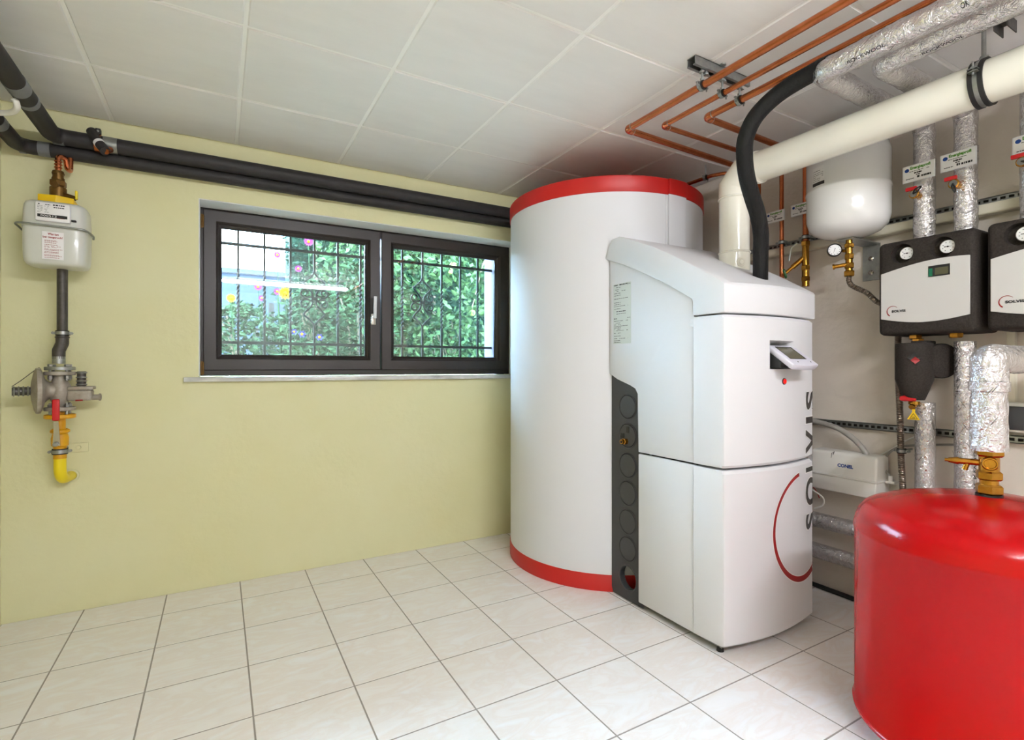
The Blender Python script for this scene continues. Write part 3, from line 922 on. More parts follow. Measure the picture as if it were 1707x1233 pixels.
# ------------------------------------------------------------------ clamps and channel for the copper pipes
def cable_clamp(parent, c, ax, r, w=0.010, side=None, finish='zinc'):
    """rubber-lined two-screw pipe clip around a pipe of radius r, as parts of parent"""
    c = Vector(c); ax = Vector(ax).normalized()
    MB().lathe([(r, -w), (r + 0.004, -w), (r + 0.004, w), (r, w), (r, -w)], c, ax, 24).build('rubber_lining', 'rubber', parent)
    MB().lathe([(r + 0.003, -w * 0.6), (r + 0.006, -w * 0.6), (r + 0.006, w * 0.6), (r + 0.003, w * 0.6), (r + 0.003, -w * 0.6)], c, ax, 24).build('steel_band', finish, parent)
    sd = Vector(side) if side is not None else ax.cross(UP).normalized()
    up2 = ax.cross(sd).normalized()
    for s in (-1, 1):
        m = MB()
        q = c + sd * s * (r + 0.011)
        m.cyl(q - up2 * 0.007, q + up2 * 0.016, 0.0028, n=8)
        m.cyl(q - up2 * 0.009, q - up2 * 0.005, 0.006, n=10)
        m.cyl(q + up2 * 0.003, q + up2 * 0.006, 0.0065, n=6)
        m.build('clamp_screw', finish, parent)

CZ = 2.146
ch = thing('mounting_channel', 'short galvanised steel channel screwed to the ceiling above the copper pipes', 'mounting channel', (1.66, 1.322, H))
chm = MB()
chx0, chx1, chy = 1.505, 1.815, 1.322
for y0, y1, z0, z1 in ((chy - 0.019, chy - 0.0165, H - 0.032, H - 0.002), (chy + 0.0165, chy + 0.019, H - 0.032, H - 0.002), (chy - 0.019, chy + 0.019, H - 0.0045, H - 0.002),
                       (chy - 0.019, chy - 0.008, H - 0.0345, H - 0.032), (chy + 0.008, chy + 0.019, H - 0.0345, H - 0.032)):
    chm.box(chx0, chx1, y0, y1, z0, z1)
chm.build('channel', 'zinc', ch)
for x in (1.585, 1.685, 1.775):
    MB().cyl((x, chy, H - 0.044), (x, chy, H - 0.030), 0.007, n=8).hexnut((x, chy, H - 0.046), (x, chy, H - 0.040), 0.011).build('fixing_bolt', 'zinc', ch)
MB().hexnut((1.645, chy - 0.027, H - 0.006), (1.645, chy - 0.027, H - 0.0005), 0.012).build('anchor_nut', 'zinc', ch)
# ------------------------------------------------------------------ copper pipes under the ceiling
ends = [PX(1264, 350, 2.53), PX(1303, 400, 2.53), PX(1343, 380, 2.53)]
cp_specs = [((1045, 216), 0.0135, 0, 'outermost copper pipe under the ceiling, nearest the window wall, with two elbows'),
            ((1105, 210), 0.0105, 1, 'thinner middle copper pipe of the three under the ceiling'),
            ((1177, 196), 0.0135, 2, 'copper pipe under the ceiling nearest the foil pipes, bending behind the black hose')]
cpx = []
for (u, v), r, k, lab in cp_specs:
    c = PZ(u, v, CZ)
    cpx.append((c.x, r))
    e = ends[k]
    zb = (1.40, 1.32, 1.72)[k]
    t = thing('copper_pipe', lab, 'copper pipe', (c.x, c.y, CZ), 'copper pipes under the ceiling')
    path = fillet([(c.x, YB + 0.4, CZ), (c.x, c.y, CZ), (2.53, e.y, CZ), (2.53, e.y, zb)], 0.022, 8)
    MB().tube(path, r, n=16).build('pipe', 'copper', t)
    for (p, a, b) in (((c.x, c.y, CZ), (0, -1, 0), (1, 0, 0)), ((2.53, e.y, CZ), (-1, 0, 0), (0, 0, -1))):
        p = Vector(p); a = Vector(a); b = Vector(b)
        MB().tube(fillet([p + a * 0.034, p, p + b * 0.034], 0.022, 8), r + 0.0022, n=16).build('elbow', 'copper_new', t)
        for q in (a, b):
            MB().torus(p + q * 0.034, q, r + 0.0012, 0.0016, 16, 6).build('solder_ring', 'zinc', t)
for (x, r), nm in zip(cpx, ('outermost copper pipe', 'thin middle copper pipe', 'copper pipe next to the foil pipes')):
    t = thing('pipe_clip', 'small rubber-lined steel clip with rod holding the ' + nm, 'pipe clip', (x, chy, CZ), 'clips under the ceiling channel')
    cable_clamp(t, (x, chy, CZ), (0, 1, 0), r, side=(1, 0, 0))
    MB().cyl((x, chy, CZ + r + 0.004), (x, chy, H - 0.020), 0.004, n=10).hexnut((x, chy, H - 0.044), (x, chy, H - 0.036), 0.011).hexnut((x, chy, CZ + r + 0.004), (x, chy, CZ + r + 0.014), 0.008).build('threaded_rod', 'zinc', t)

# short pipe behind the tank, near the ceiling
pa, pb = PZ(1203, 287, 2.165), PZ(1140, 309, 2.165)
t = thing('copper_pipe', 'short copper pipe near the ceiling behind the round tank', 'copper pipe', pa)
dirv = (pb - pa).normalized()
MB().tube(fillet([pa + Vector((0.10, 0.0, 0.0)), pa + Vector((0.03, -0.005, 0)), pa + dirv * 0.06, pa + dirv * 1.05], 0.03), 0.010, n=14).build('pipe', 'copper', t)
mid = PZ(1176, 296, 2.165)
t2 = thing('pipe_clip', 'small clip with ceiling rod on the copper pipe behind the tank', 'pipe clip', mid)
cable_clamp(t2, mid, dirv, 0.010)
MB().cyl(mid + UP * 0.013, (mid.x, mid.y, H - 0.0005), 0.0035, n=10).build('threaded_rod', 'zinc', t2)

# ------------------------------------------------------------------ black insulated hose
d0, d1 = 1.70, PZ(1267, 462, 1.478).dot(FW)
hp = [(1384, 106), (1362, 117), (1302, 153), (1261, 192), (1243, 230), (1241, 264), (1245, 296), (1254, 329), (1263, 358), (1268, 390), (1267.5, 420), (1267, 462)]
tot = [0.0]
for a, b in zip(hp, hp[1:]):
    tot.append(tot[-1] + math.hypot(b[0] - a[0], b[1] - a[1]))
hpts = [PD(u, v, d0 + (d1 - d0) * (min(1, s / tot[-1]) ** 0.85)) for (u, v), s in zip(hp, tot)]
hpts[-1] = hpts[-1] + Vector((0, 0, -0.03))
tag(MB().tube(spline(hpts, 8), 0.0295, n=20, rf=lambda d, a, p: 0.0295 + 0.0010 * math.sin(a * 7 + d * 2)).build('insulated_hose', 'hose', None, label='thick black foam-covered hose curving down in front of the ivory flue'), cat='hose')

# ------------------------------------------------------------------ foil insulated pipes
def foil_rf(r, amp, seed):
    def f(d, a, p):
        q = Vector((p.x * 1 + seed, p.y, p.z)) * 22
        return r + amp * (noise.noise(q + Vector((math.cos(a) * 2.2, math.sin(a) * 2.2, seed))) + 0.7 * noise.noise(q * 2.3 + Vector((math.cos(a) * 5, math.sin(a) * 5, seed))))
    return f
def foil(name, pts, r, parent, R=0.05, amp=0.0022, seed=0.0, n=30, step=0.012):
    path = resample(fillet(pts, R, 8), step)
    return MB().tube(path, r, n=n, rf=foil_rf(r, amp, seed)).build(name, 'foil', parent, angle=60)
def dashes(p0, p1, r, parent, seed, count=14, amin=0, amax=2 * math.pi):
    """short slanting black print strokes of the foil's pattern"""
    p0, p1 = Vector(p0), Vector(p1); ax, a, b = basis(p1 - p0); L = (p1 - p0).length
    rn = random.Random(seed); m = MB()
    for k in range(count):
        x = rn.uniform(0.02, L - 0.02); t0 = rn.uniform(amin, amax); s = rn.choice((-1, 1))
        P = lambda q, w: p0 + ax * (x + q * 0.022 + w * 0.0022) + (a * math.cos(t0 + s * q * 0.013 / r) + b * math.sin(t0 + s * q * 0.013 / r)) * (r + 0.0052)
        m.add([P(0, 0), P(1, 0), P(1, 1), P(0, 1)], [(0, 1, 2, 3)])
    return tag(m.build('print_strokes', 'black_print', parent), kind='stuff')

FZc = 2.080
fe1, fe2 = PZ(1368, 121, FZc), PZ(1468, 106, FZc)
vx = 2.50
v1y, v2y = PX(1541, 300, vx).y, PX(1610, 250, vx).y
fpA = thing('insulated_pipe', 'foil-wrapped pipe under the ceiling printed ROCKWOOL, with the black hose at its end', 'insulated pipe', fe1, 'foil-wrapped pipes')
foil('pipe_wrap', [(fe1.x, YB + 0.5, FZc), (fe1.x, fe1.y, FZc), (vx, v1y, FZc + 0.005), (vx, v1y, 1.605)], 0.036, fpA, R=0.038, amp=0.003, seed=1)
def pipe_text(parent, x0, y, z, r, string, w, h, ang, sgn=-1):
    """text on a pipe parallel to Y; reading direction -Y (sgn -1); ang: 0 = facing -X, 90 = facing down"""
    m = MB()
    def fn(x, yy):
        t = math.radians(ang) - yy / r
        return Vector((x0 - math.cos(t) * (r + 0.0050), y + sgn * x, z - math.sin(t) * (r + 0.0050)))
    text(m, string, w, h, fn, 0.012)
    return tag(m.build('print', 'black_print', parent), kind='stuff')
pipe_text(fpA, fe1.x, fe1.y - 0.10, FZc, 0.037, 'ROCKWOOL', 0.105, 0.009, 48)
pipe_text(fpA, fe1.x, fe1.y - 0.385, FZc, 0.037, 'OK', 0.018, 0.014, 48)
dashes((fe1.x, fe1.y - 0.05, FZc), (fe1.x, 0.25, FZc), 0.037, fpA, 5, 26)
fpB = thing('insulated_pipe', 'foil-wrapped pipe under the ceiling running beside the ivory flue', 'insulated pipe', fe2, 'foil-wrapped pipes')
foil('pipe_wrap', [(fe2.x, YB + 0.5, FZc), (fe2.x, fe2.y, FZc), (vx, v2y, FZc + 0.005), (vx, v2y, 1.605)], 0.036, fpB, R=0.038, amp=0.003, seed=5)
pipe_text(fpB, fe2.x, fe2.y - 0.12, FZc, 0.037, 'ROCKWOOL', 0.10, 0.008, 72)
dashes((fe2.x, fe2.y - 0.05, FZc), (fe2.x, 0.2, FZc), 0.037, fpB, 6, 22)
for t_, yy in ((fpA, v1y), (fpB, v2y)):
    for z in (1.93, 1.80, 1.70):
        MB().lathe([(0.034, -0.012), (0.0375, -0.011), (0.0378, 0.011), (0.034, 0.012)], (vx, yy, z), (0, 0, 1), 28).build('foil_tape', 'foil', t_)

v3y, v4y = 0.679, 0.544                   # above the second pump group
for yy, lab, sd in ((v3y, 'foil-wrapped drop pipe behind the label holder at the right edge', 8), (v4y, 'foil-wrapped drop pipe just beyond the right edge of the picture', 9)):
    t = thing('insulated_pipe', lab, 'insulated pipe', (vx, yy, 1.61), 'foil-wrapped pipes')
    foil('pipe_wrap', [(vx, yy, 1.605), (vx, yy, H - 0.001)], 0.034, t, amp=0.0018, seed=sd)

# ceiling bracket at the far right
bk = thing('ceiling_bracket', 'small dark perforated steel bracket on the ceiling above the flue clamp', 'bracket', PZ(1672, 40, H - 0.02))
p = PZ(1672, 40, H - 0.02)
m = MB()
m.box(p.x - 0.02, p.x + 0.055, p.y - 0.018, p.y - 0.015, H - 0.04, H - 0.001)
m.box(p.x - 0.02, p.x + 0.055, p.y + 0.015, p.y + 0.018, H - 0.04, H - 0.001)
m.box(p.x - 0.02, p.x + 0.055, p.y - 0.018, p.y + 0.018, H - 0.004, H - 0.001)
m.build('channel', 'cast_iron', bk)

# ------------------------------------------------------------------ perforated rails and cable duct on the right wall
def rail(name, label, z0, z1, ya, yb, x0, x1, pitch=0.025, slot=0.016):
    t = thing(name, label, 'mounting rail', (x1, (ya + yb) / 2, z0))
    h = z1 - z0
    m = MB()
    m.box(x0, x0 + 0.003, ya, yb, z0, z0 + h * 0.30)
    m.box(x0, x0 + 0.003, ya, yb, z1 - h * 0.30, z1)
    y = ya
    while y < yb - 1e-4:
        m.box(x0, x0 + 0.003, y, min(yb, y + pitch - slot), z0 + h * 0.30, z1 - h * 0.30)
        y += pitch
    m.box(x0, x1, ya, yb, z0, z0 + 0.003)
    m.box(x0, x1, ya, yb, z1 - 0.003, z1)
    m.build('slotted_face', 'zinc', t)
    MB().box(x1 - 0.004, x1, ya, yb, z0 + 0.003, z1 - 0.003).build('rail_back', 'cast_iron', t)
    return t
rail('mounting_rail', 'upper slotted steel rail along the grey wall behind the white vessel', 1.731, 1.757, 0.02, 1.95, 2.592, 2.6195)
rail('mounting_rail', 'lower slotted steel rail along the grey wall above the white pump box', 0.814, 0.843, 0.02, 1.62, 2.594, 2.6195)
cd_ = thing('cable_duct', 'long cream plastic cable duct along the grey wall under the upper rail', 'cable duct', (2.6, 1.0, 1.688))
MB().rbox(2.572, 2.6195, -0.1, 2.0, 1.690, 1.730, 0.003, 2).build('duct_body', 'cream_plastic', cd_)
MB().rbox(2.568, 2.5718, -0.1, 2.0, 1.693, 1.727, 0.0015, 2).build('duct_cover', 'cream_plastic', cd_)
yv = PX(1686, 620, 2.6).y
cd2 = thing('cable_duct', 'short vertical cream cable duct below the pump groups at the right edge', 'cable duct', (2.6, yv, 0.95))
MB().rbox(2.592, 2.6195, yv - 0.012, yv + 0.012, 0.945, 1.235, 0.002, 2).build('duct_body', 'cream_plastic', cd2)
yb_ = PX(1684, 700, 2.58).y
wbx = thing('wall_box', 'white wall box with a dark grey front above the lower rail', 'junction box', (2.6, yb_ - 0.03, 0.865))
MB().rbox(2.56, 2.6195, yb_ - 0.10, yb_ + 0.02, 0.858, 0.968, 0.008, 3).build('box_body', 'white_plastic', wbx)
MB().rbox(2.552, 2.5598, yb_ - 0.092, yb_ + 0.011, 0.868, 0.955, 0.004, 2).build('box_front', 'dark_plastic', wbx)

# ------------------------------------------------------------------ label holders
def label_holder(c, w, h, label, tilt=0.0, cut=None):
    """plastic label holder facing -X, centre c"""
    c = Vector(c)
    t = thing('label_holder', label, 'label', c, 'label holders on the pipes')
    MB().rbox(c.x, c.x + 0.003, c.y - w / 2 - 0.004, c.y + w / 2 + 0.004, c.z - h / 2 - 0.003, c.z + h / 2 + 0.003, 0.0012, 1).build('holder', 'clear_plastic', t)
    MB().box(c.x - 0.0007, c.x - 0.0001, c.y - w / 2, c.y + w / 2, c.z - h / 2, c.z + h / 2).build('paper_card', 'paper', t)
    L = lambda x, y: Vector((c.x - 0.0012, c.y + w / 2 - x, c.z - h / 2 + y))
    m = MB(); text(m, 'Energieprofi', w * 0.66, h * 0.25, lambda x, y: L(w * 0.23 + x, h * 0.69 + y), 0.045)
    tag(m.build('company_name', 'green_print', t), kind='stuff')
    m = MB(); rn = random.Random(int(c.y * 1000))
    for k in range(22):
        a0 = k * 2 * math.pi / 22; a1 = a0 + 2 * math.pi / 22
        m.add([L(w * 0.12, h * 0.74), L(w * 0.12 + h * 0.13 * math.cos(a0), h * 0.74 + h * 0.12 * math.sin(a0)), L(w * 0.12 + h * 0.13 * math.cos(a1), h * 0.74 + h * 0.12 * math.sin(a1))], [(0, 1, 2)])
    m.build('round_emblem', 'blue_print', t)
    m = MB()
    bars(m, L, w * 0.20, w * 0.86, h * 0.60, h * 0.035, rn, 0.9, 0.002, (0.004, 0.010))
    bars(m, L, w * 0.36, w * 0.62, h * 0.44, h * 0.09, rn, 1.0, 0.0015, (0.004, 0.010))
    bars(m, L, w * 0.42, w * 0.56, h * 0.33, h * 0.06, rn, 1.0, 0.0015, (0.004, 0.008))
    bars(m, L, w * 0.08, w * 0.36, h * 0.14, h * 0.05, rn, 1.0, 0.0015, (0.004, 0.008))
    bars(m, L, w * 0.46, w * 0.56, h * 0.14, h * 0.14, rn, 1.0, 0.0015, (0.004, 0.008))
    bars(m, L, w * 0.60, w * 0.92, h * 0.14, h * 0.12, rn, 1.0, 0.0015, (0.003, 0.008))
    tag(m.build('fine_print', 'black_print', t), kind='stuff')
    return t
lx = 2.452
label_holder(PX(1531, 286, lx), 0.104, 0.062, 'Energieprofi label holder on the foil drop pipe nearer the white vessel')
label_holder(PX(1597, 266, lx), 0.104, 0.062, 'Energieprofi label holder on the foil drop pipe nearer the right edge')
label_holder(PX(1723, 236, lx), 0.104, 0.062, 'Energieprofi label holder cut by the right edge of the picture')
label_holder(PX(1292, 361, 2.512), 0.096, 0.052, 'Energieprofi label holder beside the black hose on a thin copper pipe')
label_holder(PX(1335, 348, 2.512), 0.096, 0.052, 'Energieprofi label holder half hidden behind the white vessel')

def stopcock(c, yaw, label, tilt=0):
    c = Vector(c)
    t = thing('drain_valve', label, 'valve', c, 'red-handled drain valves')
    MB().cyl(c + Vector((0.03, 0, 0)), c + Vector((-0.012, 0, 0)), 0.012, n=20).cyl(c + Vector((-0.012, 0, 0)), c + Vector((-0.026, 0, 0)), 0.0175, n=24, bev=0.002).build('brass_cap', 'brass', t)
    MB().cyl(c + Vector((-0.026, 0, 0)), c + Vector((-0.028, 0, 0)), 0.013, n=20).build('cap_disc', 'zinc', t)
    MB().rbox(c.x - 0.020, c.x - 0.008, c.y - 0.008, c.y + 0.032, c.z + 0.018, c.z + 0.033, 0.003, 2).build('handle', 'red_plastic', t, label='flat red handle')
    MB().cyl(c + Vector((-0.008, 0, 0.0)), c + Vector((-0.012, 0.004, 0.022)), 0.006, n=12).build('stem', 'brass', t)
    a = math.radians(tilt)
    q = c + Vector((-0.030, 0, 0))
    e = q + Vector((0, -math.sin(a) * 0.034, math.cos(a) * 0.034))
    MB().tube(spline([q, q.lerp(e, 0.5) + Vector((-0.005, 0.004, 0.004)), e, q.lerp(e, 0.5) + Vector((-0.003, -0.006, -0.004)), q], 6), 0.0028, n=8).build('cap_strap', 'rubber', t)
stopcock(PX(1528, 325, 2.446), 0, 'brass drain valve with red handle on the foil drop pipe nearer the white vessel', 50)
stopcock(Vector((2.446, 0.685, PX(1706, 272, 2.446).z)), 0, 'brass drain valve with red handle cut by the right edge of the picture', 120)
stopcock(PX(1594, 308, 2.446), 0, 'brass drain valve with red handle on the foil drop pipe nearer the right edge', 170)

# ------------------------------------------------------------------ copper drop pipes: clips and brass valve
for k, nm in ((1, 'thin copper drop pipe'), (2, 'copper drop pipe beside the white vessel')):
    c = Vector((2.53, ends[k].y, 1.744)); r = cp_specs[k][1]
    t = thing('pipe_clip', 'steel clip on the upper rail holding the ' + nm, 'pipe clip', c, 'clips on the upper rail')
    cable_clamp(t, c, (0, 0, 1), r, side=(0, 1, 0))
    MB().cyl(c + Vector((r + 0.005, 0, 0)), (2.5915, c.y, 1.744), 0.005, n=10).build('threaded_rod', 'zinc', t)
c = Vector((2.53, ends[2].y, 1.60))
t = thing('brass_valve', 'brass stop valve with green handwheel on the copper drop pipe behind the boiler hood', 'valve', c)
vb = MB()
vb.hexnut(c + UP * 0.10, c + UP * 0.125, 0.021).cyl(c + UP * -0.02, c + UP * 0.105, 0.016, n=20).hexnut(c - UP * 0.02, c + UP * 0.005, 0.021)
vb.cyl(c - UP * 0.10, c - UP * 0.02, 0.017, n=20).hexnut(c - UP * 0.075, c - UP * 0.05, 0.021)
vb.build('valve_body', 'brass', t)
MB().cyl(c + UP * 0.05, c + Vector((-0.03, 0.05, 0.0)), 0.012, n=16).cyl(c + Vector((-0.03, 0.05, 0.0)), c + Vector((-0.045, 0.075, -0.025)), 0.008, n=12).build('bonnet', 'brass', t)
hw = Vector((-0.042, 0.070, -0.02)).normalized()
hc_ = c + Vector((-0.047, 0.078, -0.028))
MB().torus(hc_, hw, 0.020, 0.006, 20, 8).cyl(hc_ - hw * 0.004, hc_ + hw * 0.004, 0.018, n=16).build('handwheel', 'green_wheel', t)
MB().cyl(hc_ + hw * 0.004, hc_ + hw * 0.007, 0.009, n=14).build('wheel_cap', 'yellow_plastic', t)
MB().tube([c + Vector((-0.02, 0.03, 0.12)), c + Vector((-0.03, 0.055, 0.10)), c + Vector((-0.035, 0.065, 0.035))], 0.004, n=8).build('lever', 'zinc', t)

# ------------------------------------------------------------------ white expansion vessel with bracket and safety group
VC = Vector((2.405, 1.248, 0)); VR = 0.158
ev = thing('expansion_vessel', 'white enamelled expansion vessel hanging on the grey wall under the flue', 'expansion vessel', (VC.x, VC.y, 1.665))
prof = [(0, 1.668), (0.05, 1.669), (0.09, 1.676), (0.125, 1.692), (0.148, 1.717), (VR - 0.001, 1.75), (VR, 1.78), (VR, 1.862), (VR + 0.003, 1.866), (VR + 0.003, 1.876), (VR, 1.880), (VR, 2.02), (0.150, 2.058), (0.130, 2.086), (0.095, 2.103), (0.05, 2.111), (0, 2.112)]
MB().lathe(prof, VC, (0, 0, 1), 56).build('vessel_shell', 'vessel_white', ev, angle=50)
a0 = math.radians(196)
def VS(x, y, off=0.0008):
    a = a0 + x / VR
    return Vector((VC.x + math.cos(a) * (VR + off), VC.y + math.sin(a) * (VR + off), y))
def vs_patch(x0, x1, y0, y1, off, k=8):
    m = MB(); v = []
    for i in range(k + 1):
        x = x0 + (x1 - x0) * i / k
        v += [VS(x, y0, off), VS(x, y1, off)]
    return m.add(v, [(2 * i, 2 * i + 2, 2 * i + 3, 2 * i + 1) for i in range(k)])
sx0 = -0.115
stk = vs_patch(sx0, sx0 + 0.06, 1.885, 1.965, 0.0008).build('type_sticker', 'vessel_white', ev)
vs_patch(sx0, sx0 + 0.06, 1.885, 1.899, 0.0012).build('sticker_bar', 'black_print', stk)
m = MB(); rn = random.Random(11)
for y in (1.905, 1.913, 1.921, 1.929, 1.937, 1.947):
    bars(m, lambda x, yy: VS(sx0 + x, yy, 0.0012), 0.004, 0.055, y, 0.002, rn, 0.8, 0.003, (0.003, 0.01))
tag(m.build('fine_print', 'black_print', stk), kind='stuff')
bb = thing('vessel_bracket', 'galvanised angle bracket carrying the white vessel, screwed to the wall', 'bracket', (2.6, 1.262, 1.50))
yk = VC.y + 0.005
MB().box(2.612, 2.6195, yk - 0.036, yk + 0.036, 1.500, 1.667).build('wall_plate', 'zinc', bb)
MB().box(2.395, 2.6195, yk - 0.036, yk + 0.036, 1.660, 1.6665).build('shelf_plate', 'zinc', bb)
for z in (1.535, 1.60):
    MB().lathe([(0, 0.006), (0.006, 0.005), (0.011, 0.001), (0.011, -0.001)], (2.612, yk, z), (-1, 0, 0), 16).build('screw_head', 'steel', bb)
sx, sy = 2.418, VC.y
sg = thing('safety_group', 'brass safety valve group with round pressure gauge under the white vessel', 'valve', (sx, sy, 1.50))
m = MB()
m.cyl((sx, sy, 1.64), (sx, sy, 1.668), 0.013, n=20).hexnut((sx, sy, 1.625), (sx, sy, 1.645), 0.020).cyl((sx, sy, 1.52), (sx, sy, 1.63), 0.014, n=20)
m.hexnut((sx, sy, 1.575), (sx, sy, 1.600), 0.019).hexnut((sx, sy, 1.535), (sx, sy, 1.560), 0.020).hexnut((sx, sy, 1.500), (sx, sy, 1.525), 0.022)
m.build('valve_body', 'brass', sg)
gp = PX(1391, 417, 2.39)
MB().cyl((sx, sy, 1.612), (gp.x + 0.02, gp.y - 0.004, gp.z), 0.007, n=12).build('gauge_stem', 'brass', sg)
MB().cyl((sx - 0.005, sy, 1.553), (sx - 0.03, sy + 0.045, 1.548), 0.009, n=14).cyl((sx - 0.03, sy + 0.045, 1.548), (sx - 0.033, sy + 0.052, 1.547), 0.012, n=14).build('drain_nozzle', 'brass', sg)
gax = Vector((-0.80, -0.58, 0.10)).normalized()
g = MB().lathe([(0, -0.012), (0.027, -0.012), (0.029, -0.008), (0.029, 0.006), (0.026, 0.008), (0.0255, 0.004), (0, 0.004)], gp, gax, 28).build('gauge_case', 'black_plastic', sg)
_, ga, gb = basis(gax)
MB().cyl(gp + gax * 0.0041, gp + gax * 0.005, 0.0245, n=28).build('gauge_dial', 'gauge_face', g)
m = MB()
for k in range(9):
    a = math.radians(-40 + k * 32)
    d = ga * math.cos(a) + gb * math.sin(a); e_ = gax.cross(d) * 0.0009
    p0, p1 = gp + gax * 0.0054 + d * 0.018, gp + gax * 0.0054 + d * 0.023
    m.add([p0 - e_, p0 + e_, p1 + e_, p1 - e_], [(0, 1, 2, 3)])
tag(m.build('dial_marks', 'black_print', g), kind='stuff')
d = (ga * 0.3 + gb * 0.9).normalized(); e_ = gax.cross(d) * 0.0012
MB().add([gp + gax * 0.006 - d * 0.008 - e_, gp + gax * 0.006 - d * 0.008 + e_, gp + gax * 0.006 + d * 0.019], [(0, 1, 2)]).build('needle', 'black_print', g)

def corrugated(name, pts, r, label, loc=None, mtl='braid'):
    path = resample(pts, 0.0028)
    return tag(MB().tube(path, r, n=12, rf=lambda d, a, p: r + 0.0016 * math.sin(d / 0.0075 * 2 * math.pi)).build(name, mtl, None, label=label, angle=60), cat='hose')
h1 = [(sx, sy, 1.500), (sx, sy, 1.478), (sx + 0.01, sy - 0.012, 1.455), PX(1445, 488, 2.45), PX(1470, 506, 2.50), (2.55, 1.06, 1.38)]
corrugated('corrugated_hose', spline(h1, 10), 0.0105, 'ribbed steel hose leading from the brass safety group behind the pump group')
h2 = [PX(1497, 566, 2.53) + UP * 0.10, PX(1497, 566, 2.53), PX(1497, 620, 2.53), PX(1500, 680, 2.53), PX(1502, 760, 2.53), PX(1506, 830, 2.53), PX(1508, 900, 2.53)]
corrugated('corrugated_hose', spline(h2, 8), 0.012, 'ribbed steel hose running down the wall beside the black air separator')
c = PX(1503, 751, 2.53)
t = thing('pipe_clip', 'black and steel clip holding the ribbed hose beside the white pump box', 'pipe clip', c)
cable_clamp(t, c, (0, 0, 1), 0.013, side=(0, 1, 0))
MB().cyl(c + Vector((0.019, 0, 0)), (2.6195, c.y, c.z), 0.004, n=10).build('threaded_rod', 'zinc', t)

